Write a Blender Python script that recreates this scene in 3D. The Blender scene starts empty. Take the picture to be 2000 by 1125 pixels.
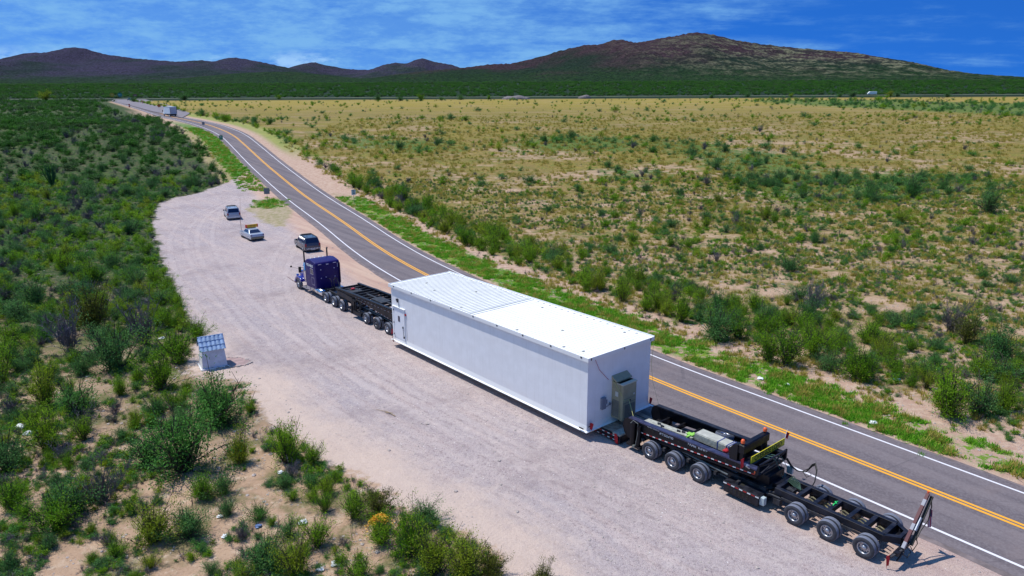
import bpy, bmesh, math, random
import numpy as np
from mathutils import Vector, Matrix
random.seed(7); RNG = np.random.default_rng(7)
scene = bpy.context.scene
COL = scene.collection
# ------------------------------------------------------------------ camera
CF, CP, CR, CH = 1421.85, 0.27027, -0.00429, 20.058      # focal (px of 2000), pitch, roll, height
_cp, _sp, _cr, _sr = math.cos(CP), math.sin(CP), math.cos(CR), math.sin(CR)
_R0, _F0, _U0 = np.array([1., 0, 0]), np.array([0, _cp, -_sp]), np.array([0, _sp, _cp])
CR_, CU_, CFW = _R0 * _cr + _U0 * _sr, _U0 * _cr - _R0 * _sr, _F0
CO = np.array([0, 0, CH])
cd = bpy.data.cameras.new('camera'); cam = bpy.data.objects.new('camera', cd); COL.objects.link(cam)
cd.sensor_width = 36; cd.lens = 36 * CF / 2000; cd.clip_end = 40000; cd.clip_start = 0.5
cam.matrix_world = Matrix(((CR_[0], CU_[0], -CFW[0], 0), (CR_[1], CU_[1], -CFW[1], 0), (CR_[2], CU_[2], -CFW[2], CH), (0, 0, 0, 1)))
scene.camera = cam
# ------------------------------------------------------------------ light
SUN_EL, SD = math.radians(66), np.array([.93, -.37])     # elevation, direction the shadows fall
sl = bpy.data.lights.new('sun', 'SUN'); so = bpy.data.objects.new('sun', sl); COL.objects.link(so)
sl.energy = 4.6; sl.angle = math.radians(.55); sl.color = (1, .955, .88)
sv = Vector((SD[0] * math.cos(SUN_EL), SD[1] * math.cos(SUN_EL), -math.sin(SUN_EL)))
so.rotation_euler = sv.to_track_quat('-Z', 'Y').to_euler(); so.location = (-60, 40, 120)
world = bpy.data.worlds.new('World'); scene.world = world; world.use_nodes = True
scene.view_settings.view_transform = 'Standard'; scene.view_settings.look = 'None'
scene.view_settings.gamma = 1; scene.view_settings.exposure = 0


class NT:                                                # tiny node helper
    def __init__(s, tree): s.t = tree; s.n = tree.nodes; s.l = tree.links
    def new(s, typ, **k):
        n = s.n.new(typ)
        for a, v in k.items():
            if a in n.inputs.keys() and not hasattr(n, a): s.put(n.inputs[a], v)
            else: setattr(n, a, v)
        return n
    def put(s, sock, v):
        if isinstance(v, bpy.types.NodeSocket): s.l.new(v, sock)
        elif v is not None: sock.default_value = v
    def math(s, op, a, b=None, c=None, clamp=False):
        n = s.n.new('ShaderNodeMath'); n.operation = op; n.use_clamp = clamp
        for i, v in enumerate((a, b, c)):
            if v is not None: s.put(n.inputs[i], v)
        return n.outputs[0]
    def mix(s, f, a, b, blend='MIX'):
        n = s.n.new('ShaderNodeMix'); n.data_type = 'RGBA'; n.blend_type = blend
        s.put(n.inputs[0], f); s.put(n.inputs[6], a); s.put(n.inputs[7], b); return n.outputs[2]
    def ramp(s, v, lo, hi, a=0., b=1.):
        n = s.n.new('ShaderNodeMapRange'); n.interpolation_type = 'SMOOTHSTEP'
        for i, x in enumerate((v, lo, hi, a, b)): s.put(n.inputs[i], x)
        return n.outputs[0]
    def noise(s, vec, scale, detail=4, rough=.55, out=0):
        n = s.n.new('ShaderNodeTexNoise'); s.put(n.inputs['Vector'], vec); n.inputs['Scale'].default_value = scale
        n.inputs['Detail'].default_value = detail; n.inputs['Roughness'].default_value = rough; return n.outputs[out]
    def voro(s, vec, scale, out='Distance', feature='F1', rnd=1.):
        n = s.n.new('ShaderNodeTexVoronoi'); n.feature = feature; s.put(n.inputs['Vector'], vec)
        n.inputs['Scale'].default_value = scale; n.inputs['Randomness'].default_value = rnd; return n.outputs[out]
    def attr(s, name, out='Fac', typ='GEOMETRY'):
        n = s.n.new('ShaderNodeAttribute'); n.attribute_name = name; n.attribute_type = typ; return n.outputs[out]
    def mapping(s, vec, scale=(1, 1, 1), rot=(0, 0, 0), loc=(0, 0, 0)):
        n = s.n.new('ShaderNodeMapping'); s.put(n.inputs[0], vec)
        n.inputs['Scale'].default_value = scale; n.inputs['Rotation'].default_value = rot; n.inputs['Location'].default_value = loc
        return n.outputs[0]


# sky: Nishita looked at a little above the true direction (deeper blue), with procedural streaks of cloud
w = NT(world.node_tree); w.n.clear()
sky = w.n.new('ShaderNodeTexSky'); sky.sky_type = 'NISHITA'; sky.sun_disc = False
sky.sun_elevation = SUN_EL; sky.sun_rotation = math.atan2(-SD[0], -SD[1])
sky.air_density = 1.0; sky.dust_density = .3; sky.ozone_density = 4.0; sky.altitude = 1400
tc = w.n.new('ShaderNodeTexCoord')
sx = w.n.new('ShaderNodeSeparateXYZ'); w.l.new(tc.outputs['Generated'], sx.inputs[0])
cz = w.n.new('ShaderNodeCombineXYZ'); w.l.new(sx.outputs[0], cz.inputs[0]); w.l.new(sx.outputs[1], cz.inputs[1])
w.l.new(w.math('ADD', w.math('MULTIPLY', w.math('MAXIMUM', sx.outputs[2], 0), 1.0), .30), cz.inputs[2])
w.l.new(cz.outputs[0], sky.inputs[0])
deep = w.mix(1.0, sky.outputs[0], (.20, .86, 1.85, 1), 'MULTIPLY')
vz = w.math('ADD', sx.outputs[2], .10)
pv = w.n.new('ShaderNodeCombineXYZ')
w.l.new(w.math('DIVIDE', sx.outputs[0], vz), pv.inputs[0]); w.l.new(w.math('DIVIDE', sx.outputs[1], vz), pv.inputs[1])
v1 = w.mapping(pv.outputs[0], (.42, 1.1, 1), (0, 0, .5))
c1 = w.noise(v1, .9, 7, .6)
c2 = w.noise(w.mapping(tc.outputs['Generated'], (1.6, 1.6, 7), (.0, .0, .3)), 4.2, 8, .68)
xm = w.ramp(sx.outputs[0], -.35, .70, .19, -.09)
cl = w.ramp(w.math('ADD', w.math('MULTIPLY_ADD', c1, .55, w.math('MULTIPLY', c2, .5)), xm), .43, .69)
mot = w.ramp(w.noise(w.mapping(tc.outputs['Generated'], (1.4, 1.4, 5)), 9, 7, .7), .36, .64, .45, 1.)
skyc = w.mix(w.math('MULTIPLY', w.math('MULTIPLY', cl, mot), .85), deep, (2.5, 5.7, 9.8, 1))
# low bright cumulus just over the horizon on the left
lowm = w.math('MULTIPLY', w.ramp(sx.outputs[2], .012, .03), w.ramp(sx.outputs[2], .05, .030))
lowc = w.ramp(w.noise(w.mapping(tc.outputs['Generated'], (1, 1, 2.4)), 17, 6, .62), .52, .66)
skyc = w.mix(w.math('MULTIPLY', w.math('MULTIPLY', lowm, lowc), w.ramp(sx.outputs[0], -.16, -.25, 0, .55)), skyc, (5.5, 8.6, 12, 1))
bg = w.n.new('ShaderNodeBackground'); w.l.new(skyc, bg.inputs[0]); bg.inputs[1].default_value = .088
wo = w.n.new('ShaderNodeOutputWorld'); w.l.new(bg.outputs[0], wo.inputs[0])

# ------------------------------------------------------------------ materials
MATS = {}
def mat(name, col, rough=.6, metal=0., var=.0, vscale=3., bump=0., bscale=30., emit=None, spec=.5, coat=0.):
    if name in MATS: return MATS[name]
    m = bpy.data.materials.new(name); m.use_nodes = True; t = NT(m.node_tree); b = t.n['Principled BSDF']
    b.inputs['Roughness'].default_value = rough; b.inputs['Metallic'].default_value = metal
    b.inputs['Specular IOR Level'].default_value = spec; b.inputs['Coat Weight'].default_value = coat
    c = (*col, 1)
    b.inputs['Base Color'].default_value = c
    tcn = t.n.new('ShaderNodeTexCoord')
    if var:
        n1 = t.noise(tcn.outputs['Object'], vscale, 5)
        f = t.ramp(n1, .35, .7, 1 - var, 1 + var)
        mm = t.n.new('ShaderNodeVectorMath'); mm.operation = 'SCALE'; mm.inputs[0].default_value = col; t.l.new(f, mm.inputs['Scale'])
        t.l.new(mm.outputs[0], b.inputs['Base Color'])
        t.l.new(t.ramp(n1, .3, .7, max(.05, rough - .12), min(1, rough + .12)), b.inputs['Roughness'])
    if bump:
        bn = t.n.new('ShaderNodeBump'); bn.inputs['Strength'].default_value = bump
        t.l.new(t.noise(tcn.outputs['Object'], bscale, 3), bn.inputs['Height']); t.l.new(bn.outputs[0], b.inputs['Normal'])
    if emit: b.inputs['Emission Color'].default_value = c; b.inputs['Emission Strength'].default_value = emit
    MATS[name] = m; return m

BLACK = mat('black_paint', (.006, .006, .010), .45, var=.25, vscale=2, spec=.3)
FRAME = mat('frame_paint', (.011, .012, .020), .48, var=.5, vscale=2.5, spec=.35)
DIRTY = mat('dusty_black_steel', (.024, .025, .032), .6, var=.5, vscale=4)
RUB = mat('tyre_rubber', (.035, .038, .05), .75, var=.3, vscale=8)
TREAD = mat('tyre_tread', (.15, .165, .22), .85, var=.15, vscale=8)
ALU = mat('aluminium_rim', (.42, .43, .47), .36, .85)
CHROME = mat('chrome', (.75, .76, .8), .16, 1.)
DARKRIM = mat('dark_grey_metal', (.05, .05, .06), .5, .4)  # dark grey metal for rim backs, hinges, clips and hooks
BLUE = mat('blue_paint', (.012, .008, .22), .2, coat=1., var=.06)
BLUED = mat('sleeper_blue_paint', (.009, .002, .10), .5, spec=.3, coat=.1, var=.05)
GLASS = mat('tinted_glass', (.012, .016, .05), .08, spec=.8)
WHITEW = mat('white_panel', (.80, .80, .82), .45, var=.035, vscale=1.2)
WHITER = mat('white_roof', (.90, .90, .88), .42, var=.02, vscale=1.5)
WHITE = mat('white_paint', (.8, .8, .8), .5)
BEIGE = mat('beige_steel', (.33, .30, .195), .55, var=.1)
BEIGED = mat('beige_louvre', (.17, .165, .135), .6, var=.15)
GREYB = mat('grey_steel_box', (.18, .2, .25), .5)
RED = mat('red_flag', (.42, .012, .02), .8)
REDP = mat('red_reflector', (.4, .015, .02), .4)
YEL = mat('sign_yellow', (.62, .55, .02), .6)
ORANGE = mat('orange_beacon', (.75, .12, .03), .35)
INK = mat('sign_black', (.015, .015, .012), .6)
TIMBER = mat('weathered_timber', (.36, .36, .31), .85, var=.25, vscale=6)
WOODK = mat('deck_timber', (.26, .2, .155), .85, var=.35, vscale=4)
LIME = mat('lime_strap', (.25, .55, .08), .7)
STRAPY = mat('yellow_strap', (.5, .5, .2), .7)
GREEN = mat('green_signboard', (.01, .2, .12), .5)
SILVER = mat('silver_paint', (.42, .46, .54), .3, .25, coat=.6)
GREYSUV = mat('graphite_paint', (.06, .07, .10), .3, .3, coat=.6)
LSUV = mat('light_silver_paint', (.33, .36, .43), .32, .25, coat=.6)
TAIL = mat('tail_lamp', (.25, .01, .02), .25)
BRASS = mat('brass_lamp', (.7, .6, .15), .25, .7)
STONE = mat('desert_stone', (.42, .36, .33), .9, var=.3, vscale=5)
SHR = mat('shrine_shade_grey', (.56, .60, .72), .85, var=.1, vscale=3, bump=.15)
SHRW = mat('shrine_lit_white', (.7, .7, .72), .8, var=.08)
TILE = mat('painted_metal_tile', (.25, .36, .55), .5, .0, var=.2, vscale=4)
CONC = mat('reddish_concrete', (.33, .23, .22), .9, var=.2, vscale=2)
LITTER = mat('litter_plastic', (.75, .77, .8), .6)
LITB = mat('litter_blue', (.12, .2, .42), .5)
POLE = mat('galvanised_post', (.2, .2, .21), .5, .4)
SIGNBACK = mat('sign_back', (.24, .22, .24), .6, var=.2, vscale=10)


def tag(o, label=None, cat=None, group=None, kind=None):
    if label: o['label'] = label
    if cat: o['category'] = cat
    if group: o['group'] = group
    if kind: o['kind'] = kind
    return o

def empty(name, loc=(0, 0, 0), rz=0., label=None, cat=None, group=None, parent=None):
    o = bpy.data.objects.new(name, None); COL.objects.link(o); o.location = loc; o.rotation_euler = (0, 0, rz)
    o.empty_display_size = .2
    if parent: o.parent = parent
    return tag(o, label, cat, group)

def copy_tree(o, parent=None):
    c = o.copy(); COL.objects.link(c); c.parent = parent
    for ch in list(o.children): copy_tree(ch, c)
    return c


class MB:                                                # mesh builder; faces carry a material index
    def __init__(s): s.v = []; s.f = []; s.m = []; s.mi = 0; s.sm = []; s.smooth = False
    def add(s, vs, fs):
        k = len(s.v); s.v += [tuple(x) for x in vs]
        for f in fs: s.f.append(tuple(i + k for i in f)); s.m.append(s.mi); s.sm.append(s.smooth)
        return s
    def box(s, x0, x1, y0, y1, z0, z1, c=0.):
        if x0 > x1: x0, x1 = x1, x0
        if y0 > y1: y0, y1 = y1, y0
        if z0 > z1: z0, z1 = z1, z0
        if c <= 0:
            vs = [(x, y, z) for z in (z0, z1) for x, y in ((x0, y0), (x1, y0), (x1, y1), (x0, y1))]
            return s.add(vs, [(3, 2, 1, 0), (4, 5, 6, 7), (0, 1, 5, 4), (1, 2, 6, 5), (2, 3, 7, 6), (3, 0, 4, 7)])
        vs = []; ring = lambda z, d: [(x0 + d, y0 + d + (0), z), (x1 - d, y0 + d, z), (x1 - d, y1 - d, z), (x0 + d, y1 - d, z)]
        for z, d in ((z0, c), (z0 + c, 0), (z1 - c, 0), (z1, c)): vs += ring(z, d)
        fs = [(3, 2, 1, 0), (12, 13, 14, 15)]
        for r in range(3):
            for i in range(4): j = (i + 1) % 4; fs.append((r * 4 + i, r * 4 + j, r * 4 + 4 + j, r * 4 + 4 + i))
        return s.add(vs, fs)
    def bar(s, a, b, wd, h=None, up=(0, 0, 1)):
        a, b = Vector(a), Vector(b); h = h or wd; d = (b - a).normalized(); u = Vector(up)
        if abs(d.dot(u)) > .98: u = Vector((1, 0, 0))
        r = d.cross(u).normalized(); u = r.cross(d); vs = []
        for p in (a, b):
            for i, j in ((-1, -1), (1, -1), (1, 1), (-1, 1)): vs.append(p + r * (i * wd / 2) + u * (j * h / 2))
        return s.add(vs, [(3, 2, 1, 0), (4, 5, 6, 7), (0, 1, 5, 4), (1, 2, 6, 5), (2, 3, 7, 6), (3, 0, 4, 7)])
    def tube(s, pts, r, n=8, cap=True):
        pts = [Vector(p) for p in pts]; R = r if isinstance(r, (list, tuple)) else [r] * len(pts); vs = []; fs = []
        for i, p in enumerate(pts):
            d = (pts[min(i + 1, len(pts) - 1)] - pts[max(i - 1, 0)]).normalized()
            u = Vector((0, 0, 1)) if abs(d.z) < .9 else Vector((1, 0, 0)); a = d.cross(u).normalized(); b = a.cross(d)
            for k in range(n): t = 2 * math.pi * k / n; vs.append(p + (a * math.cos(t) + b * math.sin(t)) * R[i])
        for i in range(len(pts) - 1):
            for k in range(n): j = (k + 1) % n; fs.append((i * n + k, i * n + j, i * n + n + j, i * n + n + k))
        if cap: fs += [tuple(range(n))[::-1], tuple((len(pts) - 1) * n + k for k in range(n))]
        return s.add(vs, fs)
    def prism(s, prof, y0, y1):                          # profile in x,z extruded along y
        n = len(prof); vs = [(x, y0, z) for x, z in prof] + [(x, y1, z) for x, z in prof]
        fs = [tuple(range(n)), tuple(range(n, 2 * n))[::-1]] + [(i, i + n, (i + 1) % n + n, (i + 1) % n) for i in range(n)]
        return s.add(vs, fs)
    def lathe(s, prof, c=(0, 0, 0), n=24, axis='y'):     # profile (r, offset along axis)
        vs = []; fs = []
        for r, o in prof:
            for k in range(n):
                t = 2 * math.pi * k / n; a, b = r * math.cos(t), r * math.sin(t)
                vs.append((c[0] + a, c[1] + o, c[2] + b) if axis == 'y' else ((c[0] + a, c[1] + b, c[2] + o) if axis == 'z' else (c[0] + o, c[1] + a, c[2] + b)))
        for i in range(len(prof) - 1):
            for k in range(n): j = (k + 1) % n; fs.append((i * n + k, i * n + j, i * n + n + j, i * n + n + k))
        return s.add(vs, fs)
    def mesh(s, name, mats, bevel=0):
        me = bpy.data.meshes.new(name); me.from_pydata(s.v, [], s.f); me.update()
        for m in (mats if isinstance(mats, (list, tuple)) else [mats]): me.materials.append(m)
        me.polygons.foreach_set('material_index', s.m); me.polygons.foreach_set('use_smooth', s.sm)
        bm = bmesh.new(); bm.from_mesh(me); bmesh.ops.recalc_face_normals(bm, faces=bm.faces)
        if bevel:
            bmesh.ops.remove_doubles(bm, verts=bm.verts, dist=1e-4)
            bmesh.ops.bevel(bm, geom=[e for e in bm.edges if e.calc_face_angle(0) > .5], offset=bevel, segments=3, affect='EDGES', profile=.6, clamp_overlap=True)
            for f in bm.faces: f.smooth = True
        bm.to_mesh(me); bm.free(); me.update(); return me
    def build(s, name, mats, parent=None, bevel=0, loc=None):
        o = bpy.data.objects.new(name, s.mesh(name, mats, bevel)); COL.objects.link(o)
        if parent: o.parent = parent
        if loc: o.location = loc
        return o

def text_part(name, txt, size, m, parent, origin, X, Y, depth=.004, xs=1.):
    cu = bpy.data.curves.new(name, 'FONT'); cu.body = txt; cu.size = size; cu.align_x = 'CENTER'; cu.align_y = 'CENTER'; cu.extrude = depth; cu.offset = size * .012
    tmp = bpy.data.objects.new(name, cu); me = bpy.data.meshes.new_from_object(tmp); bpy.data.objects.remove(tmp); bpy.data.curves.remove(cu)
    X, Y = Vector(X), Vector(Y); Z = X.cross(Y)
    M = Matrix(((X.x * xs, Y.x, Z.x, origin[0]), (X.y * xs, Y.y, Z.y, origin[1]), (X.z * xs, Y.z, Z.z, origin[2]), (0, 0, 0, 1)))
    me.transform(M); me.materials.clear(); me.materials.append(m)
    o = bpy.data.objects.new(name, me); COL.objects.link(o); o.parent = parent; return o

# ------------------------------------------------------------------ terrain functions
def sstep(a, b, x): t = np.clip((x - a) / (b - a), 0, 1); return t * t * (3 - 2 * t)
def H0(x, y): return 8 * sstep(100, 265, y) + 2 * sstep(265, 600, y) + 24 * np.clip((y - 650) / 1850, 0, 1)
def at(px, py, hf=H0):                                   # photo pixel -> point on the ground
    v = CFW * CF + CR_ * (px - 1000) - CU_ * (py - 562.5); v = v / np.linalg.norm(v); k = 5.
    while k < 6000:
        P = CO + v * k
        if P[2] < hf(P[0], P[1]):
            a, b = k / 1.012, k
            for _ in range(30):
                m = (a + b) / 2; P = CO + v * m
                if P[2] < hf(P[0], P[1]): b = m
                else: a = m
            return CO + v * b
        k *= 1.012
    return CO + v * k
def proj(P):
    v = np.asarray(P, float) - CO; d = np.maximum(v @ CFW, .01)
    return 1000 + CF * (v @ CR_) / d, 562.5 - CF * (v @ CU_) / d
def hash2(i, j, s):
    n = (i.astype(np.int64) * 374761393 + j.astype(np.int64) * 668265263 + s * 982451653) & 0x7fffffff
    n = ((n ^ (n >> 13)) * 1274126177) & 0x7fffffff; return ((n ^ (n >> 16)) & 0xffff) / 65535.
def vnoise(x, y, s=0):
    x = np.asarray(x, float); y = np.asarray(y, float)
    i, j = np.floor(x), np.floor(y); u, v = x - i, y - j; u = u * u * (3 - 2 * u); v = v * v * (3 - 2 * v)
    return (hash2(i, j, s) * (1 - u) + hash2(i + 1, j, s) * u) * (1 - v) + (hash2(i, j + 1, s) * (1 - u) + hash2(i + 1, j + 1, s) * u) * v
def fbm(x, y, s=0, o=5, g=.5):
    r = 0; a = 1; t = 0
    for k in range(o): r = r + a * vnoise(x * 2 ** k + 17.3 * k, y * 2 ** k - 9.1 * k, s + k); t += a; a *= g
    return r / t

CLPX = [(1997, 1030), (1514, 837), (1275, 742), (1040, 638), (824, 534.6), (742, 486.6), (671, 433), (602, 388), (542, 340), (520, 322), (480, 285), (456, 264), (424, 250), (398, 242), (360, 233), (336, 229), (302, 218), (264, 207), (232, 199)]
_c = np.array([at(*p)[:2] for p in CLPX])
_c = np.vstack([_c[0] + (_c[0] - _c[2]) * 4, _c])
def smooth_line(P, n=6, it=3):
    P = np.array(P, float)
    for _ in range(it):
        Q = [P[0]]
        for a, b in zip(P[:-1], P[1:]): Q += [a * .75 + b * .25, a * .25 + b * .75]
        Q.append(P[-1]); P = np.array(Q)
    L = np.r_[0, np.cumsum(np.linalg.norm(np.diff(P, axis=0), axis=1))]
    t = np.linspace(0, L[-1], int(L[-1] / 3) + 2); return np.c_[np.interp(t, L, P[:, 0]), np.interp(t, L, P[:, 1])]
ROADC = smooth_line(_c)
def line_dist(X, Y, P, chunk=20000):                     # signed lateral distance, + on the right when walking along P
    X = np.asarray(X, float).ravel(); Y = np.asarray(Y, float).ravel(); out = np.empty(len(X))
    A = P[:-1]; Dv = P[1:] - P[:-1]; L2 = (Dv ** 2).sum(1)
    for k in range(0, len(X), chunk):
        px = X[k:k + chunk, None] - A[:, 0]; py = Y[k:k + chunk, None] - A[:, 1]
        t = np.clip((px * Dv[:, 0] + py * Dv[:, 1]) / L2, 0, 1); ex = px - t * Dv[:, 0]; ey = py - t * Dv[:, 1]
        d = ex * ex + ey * ey; i = d.argmin(1); r = np.arange(len(i))
        sgn = np.where(Dv[i, 0] * ey[r, i] - Dv[i, 1] * ex[r, i] > 0, -1., 1.)
        out[k:k + chunk] = np.sqrt(d[r, i]) * sgn
    return out
def poly_sd(X, Y, P):                                    # signed distance, + inside
    P = np.asarray(P, float); X = np.asarray(X, float).ravel(); Y = np.asarray(Y, float).ravel()
    Pc = np.vstack([P, P[:1]]); d = np.abs(line_dist(X, Y, Pc)); ins = np.zeros(len(X), bool)
    for (x0, y0), (x1, y1) in zip(Pc[:-1], Pc[1:]):
        c = ((y0 > Y) != (y1 > Y)); xx = (x1 - x0) * (Y - y0) / (y1 - y0 + 1e-12) + x0; ins ^= c & (X < xx)
    return np.where(ins, d, -d)
LOTPX = [(512, 352), (481, 331), (450, 356), (391, 376), (340, 387), (313, 399), (299, 434), (309, 477), (325, 524), (345, 571), (368, 620), (388, 655), (375, 700), (372, 735), (440, 742), (478, 748), (505, 790), (535, 832), (600, 868), (655, 905), (715, 945), (790, 985), (850, 1015), (930, 1060), (985, 1100), (1010, 1180)]
LOT = [at(*p)[:2] for p in LOTPX] + [np.array([2., 17.]), np.array([30., 5.]), np.array([60., -10.])]
LOT += [p for p in ROADC[::6] if p[1] < 152 and p[1] > -12]
LOT = np.array(LOT)
ISLPX = [(505, 392), (530, 386), (560, 392), (566, 412), (556, 440), (540, 443), (505, 425), (485, 408)]
ISL = np.array([at(*p)[:2] for p in ISLPX])
ISGPX = [(500, 392), (530, 388), (550, 396), (545, 404), (520, 408), (502, 402)]
ISG = np.array([at(*p)[:2] for p in ISGPX])
ROAD_Z = .05
def H(x, y):                                             # final ground: gentle relief away from road and lot
    return H0(x, y) + .35 * (fbm(np.asarray(x) / 9., np.asarray(y) / 9., 5, 3) - .5) * RELIEF(x, y)
def RELIEF(x, y):
    sh = np.shape(x); X = np.atleast_1d(x); Y = np.atleast_1d(y)
    d = np.abs(line_dist(X, Y, ROADC)); l = poly_sd(X, Y, LOT)
    return (sstep(5, 12, d) * sstep(0, 5, -l)).reshape(sh) if sh else float((sstep(5, 12, d) * sstep(0, 5, -l))[0])
def Hs(P): return H(P[:, 0], P[:, 1])

# ------------------------------------------------------------------ ground sheet
def axis(segs):
    out = [segs[0][0]]
    for a, b, d0, d1 in segs:
        x = a
        while x < b - 1e-6:
            t = (x - a) / (b - a); x = min(b, x + d0 + (d1 - d0) * t); out.append(x)
    return np.array(out)
xp = axis([(0, 70, .9, 1.1), (70, 300, 1.3, 6), (300, 6500, 8, 420)]); gx = np.r_[-xp[:0:-1], xp]
gy = np.r_[-400., -150, -60, -25, axis([(-10, 130, .9, 1.1), (130, 350, 1.3, 4), (350, 800, 4, 12), (800, 9000, 20, 500)])]
GX, GY = np.meshgrid(gx, gy); X, Y = GX.ravel(), GY.ravel()
Z = H(X, Y)
nx, ny = len(gx), len(gy)
me = bpy.data.meshes.new('ground'); me.vertices.add(nx * ny); me.vertices.foreach_set('co', np.c_[X, Y, Z].ravel())
i, j = np.meshgrid(np.arange(nx - 1), np.arange(ny - 1)); a = (j * nx + i).ravel()
F = np.c_[a, a + 1, a + nx + 1, a + nx]
me.loops.add(F.size); me.loops.foreach_set('vertex_index', F.ravel().astype(np.int32)); me.polygons.add(len(F))
me.polygons.foreach_set('loop_start', np.arange(0, F.size, 4, dtype=np.int32)); me.update(calc_edges=True); me.validate()
me.polygons.foreach_set('use_smooth', np.ones(len(F), bool))
G_LAT = line_dist(X, Y, ROADC); G_LOT = poly_sd(X, Y, LOT); G_ISL = poly_sd(X, Y, ISL); G_ISG = poly_sd(X, Y, ISG)
GRNPX = [[(1010, 283), (1060, 268), (1130, 262), (1240, 268), (1270, 285), (1240, 296), (1120, 297), (1040, 296)],
         [(1330, 300), (1450, 288), (1560, 300), (1600, 330), (1900, 340), (1960, 372), (1840, 385), (1700, 400), (1560, 400), (1460, 370), (1400, 340)],
         [(1240, 270), (1400, 280), (1500, 300), (1420, 318), (1280, 296)],
         [(1180, 330), (1300, 335), (1290, 352), (1190, 350)],
         [(640, 262), (740, 268), (860, 275), (900, 292), (800, 300), (660, 285)],
         [(1700, 195), (2100, 205), (2100, 232), (1900, 222), (1560, 205), (1440, 196)]]
GRN = [np.array([at(*p)[:2] for p in q]) for q in GRNPX]
def green_field(x, y):
    g = np.full(np.size(x), -99.)
    for P in GRN:
        sc = 1 + P[:, 1].mean() / 60; g = np.maximum(g, poly_sd(x, y, P) / sc)
    return g
G_GRN = green_field(X, Y)
TRKPX = [[(540, 372), (470, 385), (405, 425), (395, 480), (440, 560), (560, 680), (760, 800), (1020, 930), (1300, 1060), (1500, 1180)],
         [(600, 440), (560, 480), (530, 560), (580, 650), (760, 760), (1000, 890), (1330, 1040), (1560, 1150)],
         [(505, 372), (430, 400), (345, 440), (350, 520), (420, 620), (560, 770), (760, 900), (1000, 1020), (1200, 1160)],
         [(660, 520), (600, 600), (720, 720), (980, 850), (1160, 925), (1420, 1040), (1700, 1160)]]
G_TRK = [line_dist(X, Y, smooth_line([at(*p)[:2] for p in q])) for q in TRKPX]
for nm, arr in tuple((f'trk{k}', g_) for k, g_ in enumerate(G_TRK)) + (('lat', G_LAT), ('lot', G_LOT), ('isl', G_ISL), ('isg', G_ISG), ('gpatch', G_GRN)):
    at_ = me.attributes.new(nm, 'FLOAT', 'POINT'); at_.data.foreach_set('value', np.clip(arr, -500, 500).astype(np.float32))
ground = bpy.data.objects.new('ground', me); COL.objects.link(ground); tag(ground, 'sandy desert ground with a gravel pull-off and golden grassland', kind='structure')

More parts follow.
